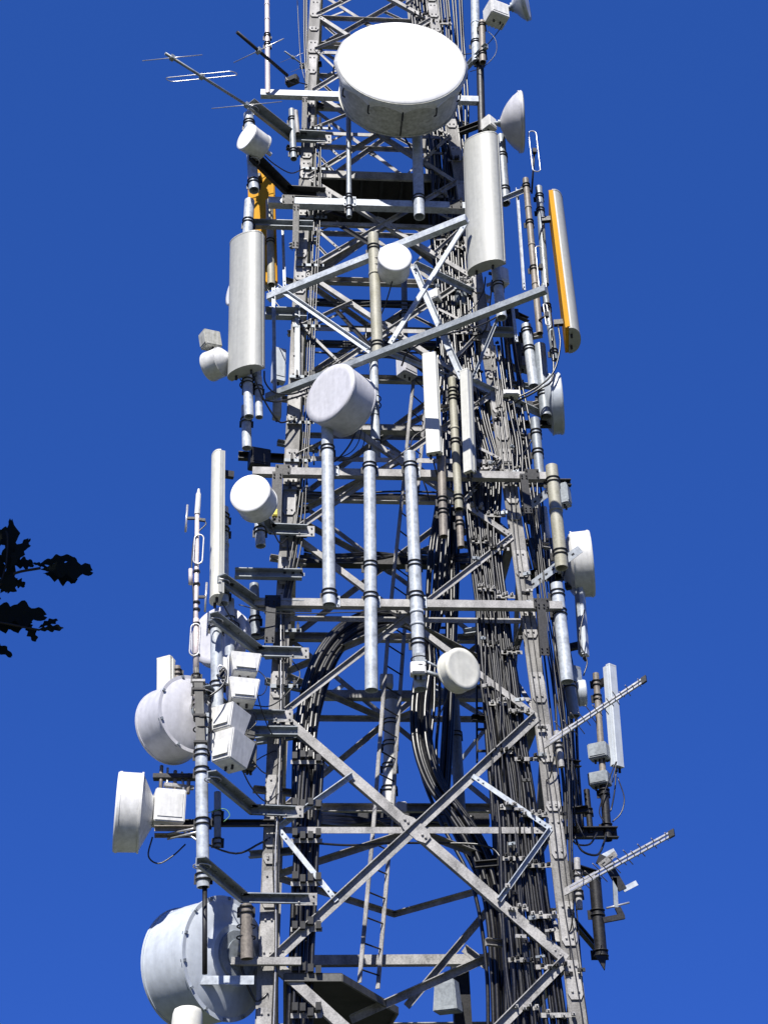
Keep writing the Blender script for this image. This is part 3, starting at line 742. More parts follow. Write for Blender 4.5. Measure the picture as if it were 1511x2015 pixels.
for i, py in enumerate([1500, 1590, 1655, 1740, 1830, 1920, 2000]):
    A = af(572, py, -.02); B = af(634, py, -.02); B.z = A.z
    e = empty('cable_rack', (A+B)/2, 'short steel cable rack across the thick cables by the left leg', 'cable rack', 'cable racks by the left leg')
    mb = MB(); member(mb, A, B, UP, YY, .05, .05, .008, 'L'); mb.build('rack_bar', 'old', e)
    for q in range(4): MB().box(lerp(A, B, (q+.5)/4)-YY*.03+UP*rn.uniform(.02, .09), .06, .10, .08).build('cleat', 'rubber', e)
for i, py in enumerate([250, 330, 425, 520, 640, 740, 830, 905, 960, 1055, 1130, 1240, 1350, 1430]):
    xl_ = 640 - (py-250)*.062
    A = af(xl_-40, py, -.07); B = af(xl_+14, py, -.07); B.z = A.z
    e = empty('leg_bracket', (A+B)/2, 'small bolted clip bar across the left leg', 'bracket', 'clip bars on the left leg')
    mb = MB(); member(mb, A, B, UP, YY, .05, .045, .008, 'L'); mb.build('clip_bar', 'galv', e)
    for q in range(3):
        cb = MB(); c = lerp(A, B, (q+.9)/3.3)-YY*.03+UP*.02; cb.box(c, .035, .05, .07); bolt(cb, c+UP*.03, UP, .01, .05)
        cb.build('clip', 'dark', e)
# shaded cable tray deep inside and the black cable box behind the crossed braces
def tray(x1, y1, x2, y2, off, w, label):
    yy = yf((y1+y2)/2)+off; A, B = at(x1, y1, yy), at(x2, y2, yy); e = empty('cable_tray', B, label, 'cable tray')
    for s in (-1, 1): MB().bar(A+XX*s*w/2, B+XX*s*w/2, XX, .02, .08).build('side_rail', 'dark', e)
    d = B-A; n_ = int(d.length/.3)
    for k in range(n_): c = lerp(A, B, (k+.5)/n_); MB().bar(c-XX*w/2, c+XX*w/2, UP, .03, .03).build('cross_bar', 'dark', e)
tray(905, 420, 905, 900, 1.6, .35, 'dark cable tray behind the feeders in the upper half')
tray(955, 900, 962, 1500, 1.6, .32, 'dark cable tray behind the feeders in the lower half')
tray(893, 560, 870, 1290, 2.3, .22, 'dark cable tray at the back right of the tower')
run([(600, 975, 1010), (700, 985, 1020), (800, 992, 1040), (900, 1000, 1060), (1010, 1012, 1070), (1120, 1040, 1075)], 9, (.15, .7), (.014, .022), 'shaded black cable outside the upper right leg', 'shaded cables outside the upper right leg', 41, .04)
run([(680, 960, 1000), (790, 972, 1012), (880, 980, 1030), (940, 990, 1030)], 5, (-.12, -.05), (.012, .018), 'black cable crossing the face of the upper right leg', 'cables crossing the face of the upper right leg', 42, .06)
run([(1060, 1075, 1090), (1200, 1085, 1105), (1330, 1095, 1130), (1500, 1110, 1140), (1640, 1120, 1150)], 5, (.5, 1.0), (.02, .03), 'thick shaded cable right of the lower right leg', 'thick shaded cables right of the lower right leg', 43, .05)
for k, (ya, xa, xb, o) in enumerate(((590, 610, 880, 1.6), (597, 610, 870, 1.6), (668, 605, 880, 1.5), (676, 600, 860, 1.5), (690, 620, 840, 1.7), (965, 600, 900, 1.5), (971, 600, 880, 1.5), (1212, 600, 800, .3))):
    cable([af(xa, ya+3, o), af(lerp(xa, xb, .3), ya+6, o), af(lerp(xa, xb, .6), ya+2, o), af(xb, ya+5, o)], .016, 'black cable strung level across the inside of the tower', 'cables strung across the inside of the tower')
for k, (x1, y1, x2, y2, o, w) in enumerate(((600, 590, 890, 594, 2.0, .09), (600, 672, 880, 676, 2.0, .09), (640, 838, 840, 842, 2.2, .12), (600, 1365, 960, 1372, 2.4, .12), (590, 1100, 960, 1104, 1.9, .14), (610, 1612, 960, 1620, 2.0, .16), (610, 1890, 1000, 1897, 2.0, .12))):
    A = af(x1, y1, o); B = atz(x2, y2, A.z); B.y = A.y
    mb = MB(); member(mb, A, B, UP, YY, w, w, .012, 'C'); mb.build('tie_beam', 'dark' if k not in (2, 3, 6) else 'old', tower)
for (x1, y1, x2, y2, o) in ((690, 2008, 1000, 1868, 1.2), (800, 1982, 958, 1795, 2.0), (912, 1868, 960, 1905, 1.8)):
    mb = MB(); member(mb, af(x1, y1, o), af(x2, y2, o), UP, -YY, .09, .07, .01, 'L'); mb.build('plan_brace', 'old', tower)
# ------------------------------------------------------------------ dishes
def dvec(az, el=0): return V((math.sin(R(az))*math.cos(R(el)), -math.cos(R(az))*math.cos(R(el)), math.sin(R(el))))
def dish(cx, cy, wpx, az, off, depth, label, el=0, face='white', side='white_p', back=.22, hubr=.22, mount=None, rim=0, name='dish_aerial', dome=.008, box=None, bolts=0, backm=None, taper=1.0, hl=.16, cone=False):
    y = yf(cy)+off; C = at(cx, cy, y); Rr = wpx/2/ppm(C); n = dvec(az, el); D = depth/ppm(C)
    e = empty(name, C, label, 'dish aerial')
    t = max(.006, dome*Rr*2)
    rb = MB(); rb.lathe(C, n, [(t, 0), (t*.9, Rr*.4), (t*.45, Rr*.8), (.012, Rr*.985), (-.004, Rr*1.0), (-.012, Rr*.98), (-.012, 0)], 64, sharp=(4, 5)); rb.build('radome', face, e)
    sb = MB()
    lip = Rr*1.012
    prof = [(-.006, Rr*.9), (-.006, lip), (-.035, lip), (-.035, Rr*.995), (-D*.55, Rr*.99*(1+taper)/2), (-D, Rr*.985*taper), (-D, lip*taper+.012*(rim > 0)), (-D-.02, lip*taper+.012*(rim > 0)), (-D-.02, Rr*.9*taper)]
    sb.lathe(C, n, prof, 64, sharp=(1, 2, 3, 5, 6, 7)); sb.build('shroud', side, e)
    bd = back*Rr*2
    bb = MB()
    pr = [(-D-.015, Rr*.97*taper)]
    for k in range(1, 7):
        q = k/7; rr = lerp(Rr*.97*taper, Rr*hubr, q); pr.append((-D-.015-bd*((1-(rr/(Rr*taper))**2) if not cone else q), rr))
    pr += [(-D-.02-bd, Rr*hubr), (-D-.02-bd, 0)]
    bb.lathe(C, n, pr, 64, sharp=(7,)); bb.build('reflector', backm or side, e)
    hb = MB(); hb.lathe(C, n, [(-D-.01-bd, Rr*hubr*.8), (-D-.06-bd, Rr*hubr*.8), (-D-.06-bd, Rr*hubr*.5), (-D-hl-bd, Rr*hubr*.5), (-D-hl-bd, 0)], 20, sharp=(1, 2, 3)); hb.build('hub', 'galv' if side != 'white_p' else 'white_p', e)
    hp = C-n*(D+.10+bd)
    if mount is not None:
        mb = MB(); mb.tube([hp, mount], .028, 8); mb.tube([hp+UP*.1, mount+UP*.16], .018, 8)
        mb.bar(mount-UP*.14, mount+UP*.22, XX, .13, .05); mb.build('mount', 'galv', e)
        cb = MB(); ring(cb, mount+UP*.02, UP, .10, .009); cb.build('u_bolt', 'dark', e)
        cb = MB(); ring(cb, mount+UP*.14, UP, .10, .009); cb.build('u_bolt', 'dark', e)
    if bolts:
        for k in range(bolts):
            a = 2*math.pi*(k+.5)/bolts; ref = n.cross(UP).normalized(); v = ref.cross(n)
            r_ = ref*math.cos(a)+v*math.sin(a)
            kb = MB(); p = C-n*(D+.01)+r_*Rr*1.0; kb.bar(p-n*.03, p+n*.03, r_, .03, .03); kb.build('clip', 'galv', e)
    return e, C, n, Rr, D, hp
# the big white one
e, C, n, Rr, D, hp = dish(790, 121, 250, 0, -1.55, 82, 'huge bright white drum dish with a scalloped cover, high on the tower', el=1, side='grime_shade', dome=.003, taper=.96, mount=at(822, 255, yf(330)-.40))
rb = MB(); segs = 12 * 8; ref = n.cross(UP).normalized(); v = ref.cross(n); prev = None
for k in range(segs+1):
    a = 2*math.pi*k/segs; r_ = ref*math.cos(a)+v*math.sin(a); ph = (k % 8)/8
    sc_ = abs(math.sin(math.pi*ph)); dpt = .035+.085*(1-sc_)**1.3
    i0 = len(rb.v); rb.v += [C+n*.0+r_*Rr*.99, C-n*.055+r_*(Rr*(1.05+.015*(1-sc_))), C-n*(dpt+.06)+r_*(Rr*(1.02+.012*(1-sc_)))]
    if prev is not None:
        rb.face((prev, i0, i0+1, prev+1), True); rb.face((prev+1, i0+1, i0+2, prev+2), False)
    prev = i0
rb.build('scalloped_cover_edge', 'white_p', e, fix=False)
for k in range(12):
    a = 2*math.pi*k/12; r_ = ref*math.cos(a)+v*math.sin(a); p = C-n*.13+r_*Rr*1.05
    hb = MB(); hb.tube([p, p-n*.06+r_*.015, p-n*.14+r_*.012, p-n*.19-r_*.03], .013, 6); hb.build('tie_hook', 'dark', e)
for k in (10.5,):
    sb = MB(); a = math.pi*1.5
    for sgn in (1,):
        r_ = ref*math.cos(a)+v*math.sin(a); r_ = r_ if r_.z < 0 else -r_
        sb.bar(C-n*.2+r_*Rr*1.0, C-n*(D-.01)+r_*Rr*.965, r_, .012, .02); sb.build('seam', 'dark', e)
def px(x, y, off): return at(x, y, yf(y)+off)
dish(777, 506, 66, 0, -1.5, 42, 'small bright white drum dish beside the stained pipe', el=-8, side='white_p', mount=px(742, 530, -1.1), back=.1)
dish(649, 773, 130, -45, -.75, 62, 'tilted white drum dish facing left in the middle of the tower', side='lilac', face='lilac', mount=px(736, 800, .05), dome=.015, back=.12)
dish(492, 971, 82, -18, -1.2, 46, 'small white drum dish over the left bent arm in the middle', el=-6, side='white_p', mount=px(512, 1010, -.3), back=.1)
dish(911, 1316, 86, 32, -.75, 24, 'round cream dish on the end of the right long pipe', el=-4, face='cream', side='cream', mount=px(826, 1318, -.42), back=.22)
dish(330, 1432, 152, -141, -.3, 80, 'large pale drum dish seen from behind, left of the white boxes', face='lilac', side='lilac', rim=1, bolts=8, mount=px(398, 1440, -.95), back=.10, hubr=.25)
dish(230, 1598, 156, -84, -.55, 44, 'white drum dish at the far left, seen exactly from the side', side='white_p', rim=0, back=.14, hubr=.40, cone=True, name='dish_aerial')
dish(362, 1906, 228, -132, .45, 112, 'biggest pale blue grey drum dish at the bottom left, seen from behind', face='bluegrey', side='bluegrey', rim=1, bolts=14, back=.10, hubr=.5, hl=.075, mount=px(484, 1850, -.30))
dish(428, 1250, 124, -28, -.1, 20, 'pale flat disc aerial half hidden behind the left pipes', face='lilac', side='lilac', back=.2, mount=px(454, 1250, -.3))
dish(412, 722, 60, -125, -.4, 30, 'small white dish pointing away at the left, under a box', side='white_p', back=.3, mount=px(486, 760, -.5), hubr=.3)
dish(456, 573, 58, -66, -.5, 14, 'edge of a small white dish peeping out left of the wide left panel', side='white_p', back=.2, mount=px(487, 560, -.4))
dish(485, 269, 56, -48, -1.15, 38, 'small white drum dish at the top left', side='white_p', back=.1, mount=px(495, 290, -.75), hubr=.3)
dish(1036, 4, 68, 66, -.7, 6, 'white dish cut by the top edge of the picture at the right', side='bluegrey', face='white_p', back=.28, hubr=.35)
dish(1027, 239, 118, 83, -.6, 5, 'grey cone backed dish at the upper right, seen from the side', face='panel', side='lilac', back=.30, hubr=.15)
dish(1104, 794, 122, 80, .5, 18, 'shaded drum dish right of the narrow white panels', face='bluegrey', side='bluegrey', back=.2, hubr=.3, rim=0)
dish(1163, 1109, 132, 79, .6, 34, 'white drum dish at the far right, seen from the side', face='white_p', side='white_p', back=.18, hubr=.3)
dish(1151, 1364, 52, 82, .7, 10, 'small pale dish behind the brown pipe at the lower right', side='bluegrey', face='bluegrey', back=.3)

# ------------------------------------------------------------------ boxes
def rbox(cx, cy, w, h, d, az, off, m, label, name='radio_unit', cat='radio unit', fins=0, top=1.0, tilt=0, conn=2, bev=.012):
    C = px(cx, cy, off); s = ppm(C); w, h, d = w/s, h/s/math.cos(PITCH), d/s
    n = dvec(az); u = UP.cross(n).normalized(); up = UP
    if tilt: up = (UP*math.cos(R(tilt))+n*math.sin(R(tilt))); n2 = u.cross(up); n = n2 if n2.dot(n) > 0 else -n2
    e = empty(name, C, label, cat)
    me = MB(); b = len(me.v)
    for k, (zz, sc1) in enumerate(((-h/2, 1), (h/2, top))):
        for a, bb_ in ((-1, -1), (1, -1), (1, 1), (-1, 1)):
            me.v.append(C+up*zz+u*a*w/2*sc1+n*bb_*d/2*sc1)
    for q in ((3, 2, 1, 0), (4, 5, 6, 7), (0, 1, 5, 4), (1, 2, 6, 5), (2, 3, 7, 6), (3, 0, 4, 7)): me.face(q)
    o = me.build('housing', m, e)
    bm = bmesh.new(); bm.from_mesh(o.data); bmesh.ops.bevel(bm, geom=bm.edges[:], offset=bev, segments=2, affect='EDGES'); bm.to_mesh(o.data); bm.free()
    lid = MB(); lid.obox(C+n*(d/2*(1+top)/2+.004), u*w*.40, up*h*.36, n*.005); lid.build('cover_plate', m, e)
    for k in range(fins):
        f = MB(); f.obox(C-n*(d/2+.02)+u*w*((k+.5)/fins-.5), u*.004, up*h*.4, n*.025); f.build('fin', m, e)
    for k in range(conn):
        c = MB(); p = C-up*h/2+u*w*((k+.5)/conn-.5)*.7; c.tube([p+up*.005, p-up*.05], .016, 8); c.build('connector', 'dark', e)
    return e
rbox(976, 27, 40, 34, 34, 20, -.6, 'white_p', 'white radio unit at the top right beside the cut off dish', fins=5)
rbox(962, 245, 22, 26, 22, 40, -.5, 'white_p', 'white radio unit behind the cone backed dish')
rbox(332, 1592, 60, 56, 46, 12, -.55, 'white_p', 'white finned radio unit behind the leftmost drum', fins=7)
rbox(414, 670, 26, 30, 36, -60, -.5, 'grime_shade', 'grey white box over the small dish at the left', tilt=12)
rbox(480, 1314, 48, 34, 40, 12, -.6, 'white_p', 'topmost of the four white tapered boxes', name='sector_box', cat='aerial box', top=1.3, tilt=-8)
rbox(477, 1366, 48, 38, 40, 12, -.6, 'white_p', 'second of the four white tapered boxes from the top', name='sector_box', cat='aerial box', top=1.3, tilt=-8)
rbox(452, 1422, 44, 42, 48, -36, -.75, 'white_p', 'third of the four white tapered boxes, turned to the left', name='sector_box', cat='aerial box', top=1.3, tilt=-8)
rbox(455, 1480, 46, 52, 56, -36, -.75, 'white_p', 'lowest of the four white tapered boxes', name='sector_box', cat='aerial box', top=1.3, tilt=-8)
rbox(489, 1432, 20, 50, 30, 20, -.35, 'post', 'dark unit tucked behind the third tapered box', cat='radio unit', conn=1)
rbox(491, 1490, 20, 48, 34, 20, -.35, 'post', 'dark unit tucked behind the lowest tapered box', cat='radio unit', conn=2)
rbox(440, 1320, 22, 54, 12, -10, -.7, 'white_p', 'flat white plate box left of the topmost tapered box', name='junction_box', cat='junction box')
rbox(985, 545, 26, 34, 22, 30, -.5, 'white_p', 'pale box under the upper wide panel', name='junction_box', cat='junction box')
rbox(541, 1010, 10, 14, 8, 0, -.5, 'tag', 'tiny yellow connector under the small drum on the left', name='junction_box', cat='junction box', conn=1, bev=.004)
rbox(500, 735, 24, 22, 18, -30, -.5, 'galv', 'grey box under the bottom of the wide left panel', name='junction_box', cat='junction box')
rbox(1178, 1480, 38, 26, 26, -30, .9, 'galv', 'grey box on the brown pipe at the lower right', name='junction_box', cat='junction box', conn=3)
rbox(1180, 1535, 40, 22, 30, -30, .9, 'galv', 'lower grey box under the brown pipe at the lower right', name='junction_box', cat='junction box', conn=3)
rbox(800, 722, 34, 40, 26, 35, 1.3, 'lilac', 'pale grey box hanging inside the tower above the ladder', name='junction_box', cat='junction box')
rbox(870, 545, 34, 20, 20, 25, .3, 'galv', 'steel box among the cables under the bright round dish', name='junction_box', cat='junction box')
rbox(852, 585, 30, 22, 20, -35, .0, 'white_p', 'white box in the frame right of the stained pipe', name='junction_box', cat='junction box')
rbox(905, 590, 26, 30, 18, 25, .1, 'galv', 'grey box in front of the cables below the upper wide panel', name='junction_box', cat='junction box')
rbox(1005, 776, 32, 9, 18, 0, -.1, 'white_p', 'thin bright box end right of the narrow white panels', name='junction_box', cat='junction box', conn=1, bev=.004)
rbox(1110, 975, 24, 40, 20, 60, .5, 'galv', 'grey box behind the top of the stout stained pipe', name='junction_box', cat='junction box')
rbox(545, 800, 16, 50, 18, 10, .1, 'grime_shade', 'grimy cylinder like box left of the left leg', name='junction_box', cat='junction box', conn=1)
rbox(548, 720, 26, 70, 16, 20, .9, 'bluegrey', 'pale blue grey cabinet behind the left leg in the upper half', name='junction_box', cat='junction box', conn=1)
rbox(880, 1962, 50, 50, 40, -25, 2.1, 'galv', 'pale cabinet inside the tower at the bottom', name='junction_box', cat='junction box', conn=0, top=.8)
rbox(790, 1590, 20, 18, 14, 0, 2.2, 'white_p', 'small white box on the white inner pipe', name='junction_box', cat='junction box', conn=1)
rbox(760, 1342, 26, 22, 22, 0, 2.3, 'white_p', 'white cap box over the white inner pipe', name='junction_box', cat='junction box', conn=0)
rbox(822, 1318, 30, 22, 24, 0, -.44, 'white_p', 'white clamp block on the right long pipe', name='clamp_block', cat='clamp', conn=2)
rbox(510, 905, 40, 34, 30, 15, .1, 'dark', 'dark box over the small white drum on the left', name='junction_box', cat='junction box')
rbox(1130, 1340, 26, 50, 20, 30, .7, 'galv', 'grey box left of the brown pipe at the lower right', name='junction_box', cat='junction box')
rbox(575, 158, 26, 14, 14, -30, -.15, 'rubber', 'black taped bundle at the root of the dark boom near the top', name='taped_joint', cat='cable joint', conn=1)
rbox(1048, 1000, 30, 60, 20, 30, .6, 'dark', 'dark cabinet outside the right leg in the middle', name='junction_box', cat='junction box')
rbox(1020, 885, 44, 60, 24, 20, .6, 'dark', 'dark cabinet above the right end of the upper middle beam', name='junction_box', cat='junction box')
rbox(1030, 700, 30, 60, 24, 20, .7, 'galv', 'grey cabinet in the clutter under the brown mast', name='junction_box', cat='junction box')

e = empty('mount_frame', px(350, 1645, -.55), 'rod and angle mounting frame under the leftmost drum and its radio unit', 'mounting frame')
for (x1, y1, x2, y2, o, w) in ((304, 1632, 396, 1640, -.6, .05), (304, 1646, 396, 1652, -.45, .04)):
    A = px(x1, y1, o); B = atz(x2, y2, A.z); B.y = A.y; mb = MB(); member(mb, A, B, UP, -YY, w, w, .01, 'L'); mb.build('angle_rail', 'brown', e)
for (x1, y1, x2, y2) in ((330, 1642, 396, 1628), (330, 1652, 396, 1636), (345, 1625, 396, 1660)):
    MB().tube([px(x1, y1, -.52), px(x2, y2, -.8)], .012, 8).build('stay_rod', 'alu', e)
e = empty('pipe_mount', px(350, 1530, -.4), 'cluster of threaded rods and a plate under the large drum by the long light pipe', 'mounting frame')
for k, (x1, y1, x2, y2) in enumerate(((318, 1508, 316, 1556), (330, 1512, 328, 1560), (345, 1518, 344, 1556), (358, 1520, 362, 1560), (372, 1524, 370, 1562))):
    MB().tube([px(x1, y1, -.35), px(x2, y2, -.45)], .014 if k % 2 else .022, 8).build('threaded_rod', 'alu' if k % 2 else 'brown', e)
MB().box(px(345, 1530, -.38), .5, .12, .05).build('plate', 'dark', e)
MB().box(px(352, 1548, -.42), .34, .06, .04, .3).build('plate', 'old', e)

# ------------------------------------------------------------------ panel aerials
def panel(x1, y1, x2, y2, w, az, off, label, d=.29, m='panel', edge='panel', style='curved', side=None, name='panel_aerial', poleoff=None):
    yy = yf((y1+y2)/2)+off; A, B = at(x1, y1, yy), at(x2, y2, yy); s = ppm((A+B)/2); W = w/s; D = W*d
    n = dvec(az); u = UP.cross(n).normalized(); ax = (A-B)
    e = empty(name, B, label, 'panel aerial')
    poly = []
    if style == 'curved':
        k = 14
        for i in range(k+1):
            a = math.pi*i/k; poly.append(u*math.cos(a)*W/2+n*(D*math.sin(a)**.8))
    else:
        c = W*.06
        poly = [u*W/2, u*W/2+n*(D-c), u*(W/2-c)+n*D, -u*(W/2-c)+n*D, -u*W/2+n*(D-c), -u*W/2]
    mb = MB(); b = len(mb.v); N = len(poly)
    mb.v += [B+p for p in poly]+[A+p for p in poly]
    for i in range(N-1): mb.face((b+i, b+i+1, b+N+i+1, b+N+i), style == 'curved')
    mb.face((b+N-1, b, b+N, b+2*N-1))
    mb.build('radome_cover', m, e)
    axn = ax.normalized()
    for P_, s_ in ((A, 1), (B, -1)):
        cap = MB(); cap.prism([P_+p*1.02+axn*s_*.001 for p in poly], axn*s_*.022); cap.build('end_cap', m, e)
    bp = MB(); bp.obox((A+B)/2-n*.028, u*(W/2*1.01), ax/2*1.004, n*.026); bp.build('back_plate', edge, e)
    for sg in (-1, 1):
        tb = MB(); tb.obox((A+B)/2+u*sg*(W/2+.006)-n*.005, u*.006, ax/2*.998, n*.02); tb.build('edge_strip', edge, e)
    for t in (.12, .88):
        p = lerp(B, A, t)-n*.055
        br = MB(); br.bar(p, p-n*.14, UP, .09, .07); br.build('bracket', 'dark', e)
    for k in (-.25, .2):
        p = B+u*W*k+n*D*.2; cb = MB(); cb.tube([p-axn*.015, p-axn*.09], .018, 8); cb.build('connector', 'dark', e)
    return e
panel(486, 474, 484, 733, 76, -33, -.75, 'wide light grey curved panel on the left of the tower')
panel(946, 279, 957, 527, 74, -30, -.9, 'wide light grey curved panel on the right, the higher of the two wide panels', edge='panel')
panel(1086, 400, 1119, 668, 74, 80, -.1, 'grey panel with a bright yellow back edge at the right', edge='yellow', d=.30)
panel(514, 335, 519, 560, 52, 165, .2, 'orange backed panel half hidden behind the wide left panel', edge='yellow')
panel(846, 703, 855, 893, 28, -18, -.55, 'left of the two narrow white panels', m='panel_w', edge='panel', style='flat', d=.42)
panel(918, 735, 926, 930, 18, -40, -.5, 'right of the two narrow white panels', m='panel_w', edge='panel', style='flat', d=.7)
panel(431, 900, 428, 1178, 50, -78, -.7, 'tall narrow cream panel at the left edge of the tower', m='cream', edge='panel', d=.3)
panel(327, 1300, 327, 1384, 32, -30, -.2, 'small cream panel above the large drum on the left', m='cream', edge='cream', style='flat', d=.35)
panel(1199, 1314, 1214, 1508, 21, 35, .9, 'pale blue grey panel at the lower right', m='bluegrey', edge='bluegrey', style='flat', d=.45)
panel(1138, 1130, 1148, 1288, 18, 60, .6, 'slim shaded panel right of the stout light pipe', m='bluegrey', edge='galv', style='flat', d=.5)

# cream capped cylinder in front of the biggest drum
e = empty('capped_aerial', px(363, 2080, -1.3), 'stubby cream capped cylinder aerial at the bottom edge left', 'aerial')
C = px(363, 2106, -1.3); r = 31/ppm(C)
MB().lathe(C, UP, [(-.25, 0), (-.25, r), (.42, r), (.50, r*.96), (.545, r*.86), (.565, r*.6), (.57, 0)], 40, sharp=(1,)).build('radome', 'cream', e)
MB().lathe(C, UP, [(.34, r), (.34, r+.006), (.36, r+.006), (.36, r)], 40).build('seam_band', 'cream', e)
MB().tube([C-UP*.25, C-UP*.9], r*.35, 12).build('stub_pole', 'galv', e)
# dark square post
e = empty('square_post', px(397, 1490, -.98), 'dark square post standing on the long light pipe at the left', 'post')
A, B = px(391, 1392, -.98), px(396, 1490, -.98); A = at(391, 1346, B.y)
w = 17/ppm(A)
for k, (o1, o2) in enumerate((((-1, 0), 'y'), ((1, 0), 'y'), ((0, -1), 'x'), ((0, 1), 'x'))): pass
mb = MB(); mb.bar(A, B, XX, w, w); mb.build('tube', 'post', e)
MB().box(A+UP*.02, w*1.5, w*1.2, .03).build('cap_plate', 'old', e)
for k in range(3):
    c = lerp(A, B, .1+.36*k); MB().bar(c-XX*w*.75, c+XX*w*.75, UP, .025, w*1.3).build('strap_band', 'dark', e)

# ------------------------------------------------------------------ rod aerials
def rod(mb, a, b, r=.009): mb.tube([a, b], r, 8)
def loop(c, ax, wd, L, W, r):   # closed rounded folded dipole
    pts = []
    for k in range(24):
        a = 2*math.pi*k/24; x, y = math.cos(a), math.sin(a)
        sx = math.copysign(L/2-W/2, y); pts.append(c+ax*(sx+y*W/2 if abs(y) > 1e-6 else 0+0)+wd*x*W/2)
    pts = [p for p in pts]
    m_ = MB(); pp = []
    for k in range(9): a = math.pi*k/8; pp.append(c+ax*(L/2-W/2+math.sin(a)*W/2)+wd*math.cos(a)*W/2)
    for k in range(9): a = math.pi+math.pi*k/8; pp.append(c+ax*(-(L/2-W/2)+math.sin(a)*W/2)+wd*math.cos(a)*W/2)
    m_.tube(pp+[pp[0]], r, 8, cap=False); return m_
def yagi(x1, y1, off, x2, y2, els, w, label, m='galv', name='yagi_aerial', hd=None):
    B = px(x2, y2, off); A = atz(x1, y1, B.z); e = empty(name, B, label, 'rod aerial')
    d = (B-A).normalized(); h = UP.cross(d).normalized()
    if h.x < 0: h = -h
    if hd: h = V(hd).normalized()
    MB().tube([A, B], w, 10).build('boom', m, e)
    for t, L, kind in els:
        c = lerp(A, B, t)
        if kind == 'rod':
            r_ = MB(); rod(r_, c-h*L/2, c+h*L/2, w*.30); r_.build('element', 'alu', e)
        else: loop(c, h, d, L, .12, w*.30).build('folded_dipole', 'alu', e)
        k_ = MB(); k_.bar(c-d*.03, c+d*.03, UP, w*3.2, w*3.2); k_.build('element_clamp', 'galv', e)
    return e, A, B, d, h
yagi(325, 104, -.9, 492, 210, ((.08, .95, 'rod'), (.42, 1.10, 'loop'), (.96, 1.15, 'rod')), .024, 'three element rod aerial pointing left at the top left of the tower', hd=(1, -.17, 0))
yagi(466, 62, -.3, 566, 148, ((.42, 1.0, 'rod'),), .030, 'dark boom crossing the thin pinkish tube near the top', m='dark', hd=(1, -.62, 0))
yagi(560, 100, .5, 640, 158, ((.2, .5, 'rod'), (.5, .6, 'rod')), .014, 'small rod aerial behind the top of the left leg', hd=(1, -.55, 0))
def logp(x1, y1, off, x2, y2, w, label, n=13):
    A = px(x1, y1, off); B = at(x2, y2, A.y-.55); e = empty('toothed_aerial', A, label, 'log periodic aerial')
    d = (B-A).normalized(); h = UP.cross(d).normalized()
    for s in (-1, 1): MB().bar(A+UP*s*w*.9, B+UP*s*w*.9, UP, w*.8, w*1.3).build('boom', 'alu', e)
    L = (B-A).length
    for k in range(n):
        t = 1-.97*(.86**k); t = .10+.86*k/(n-1)*(1+.0); l = lerp(.33, .07, k/(n-1))
        c = lerp(A, B, t**.85)
        r_ = MB(); s = 1 if k % 2 else -1
        rod(r_, c+UP*s*w*.9, c+UP*s*w*.9+h*l, .006); r_.build('element', 'brown', e)
        r_ = MB(); rod(r_, c-UP*s*w*.9, c-UP*s*w*.9-h*l, .006); r_.build('element', 'brown', e)
    MB().obox(B+d*.02, d*.035, h*w*.9, UP*w*1.6).build('end_block', 'dark', e)
    MB().obox(A+d*.12, d*.2, h*.012, UP*w*1.7).build('mount_plate', 'old', e)
logp(1082, 1460, -.25, 1264, 1340, .024, 'upper toothed aerial pointing right over the pale panel')
logp(1122, 1750, -.25, 1318, 1643, .024, 'lower toothed aerial pointing right near the bottom')
# stacked dipole mast at the left
e = empty('dipole_mast', px(386, 1375, -.95), 'slender pinkish mast with rod dipoles at the left side', 'rod aerial')
yy = yf(1180)-.95; Q = lambda x, y: at(x, y, yy)
MB().tube([Q(386, 1390), Q(386, 1190), Q(388, 1010)], .028, 10).build('mast', 'pink', e)
MB().lathe(Q(388, 1012), UP, [(0, .036), (.30, .032), (.33, .02), (.38, .015), (.38, 0)], 12, sharp=(3,)).build('tip', 'white_p', e)
for (x, y, dx) in ((367, 1020, -1), (405, 1175, 1)):
    c = Q(x, y)
    MB().tube([c-UP*.20, c+UP*.20], .014, 8).build('dipole', 'alu', e)
    MB().bar(c, Q(387, y), UP, .03, .03).build('dipole_arm', 'dark', e)
MB().bar(Q(388, 1022), Q(404, 1024), UP, .035, .035).build('dipole_arm', 'dark', e)
for (x, y) in ((391, 1084), (384, 1262)): loop(Q(x, y)-YY*.04, UP, XX, .42, .11, .010).build('folded_dipole', 'alu', e)
for (x, y0_, y1_, w) in ((375, 1120, 1150, .026), (386, 1218, 1330, .036), (388, 1345, 1395, .04)): MB().tube([Q(x, y0_), Q(x, y1_)], w, 10).build('sleeve', 'pink', e)
for y in (1125, 1150, 1186, 1200, 1228, 1290, 1335): MB().tube([Q(387, y-2), Q(387, y+2)], .042, 10).build('strap_band', 'dark', e)
cable([Q(402, 1024), Q(405, 1032), Q(392, 1045), Q(382, 1060), Q(377, 1120), Q(381, 1180), Q(381, 1300), Q(388, 1390)], .009, 'thin black lead running down the pinkish dipole mast')
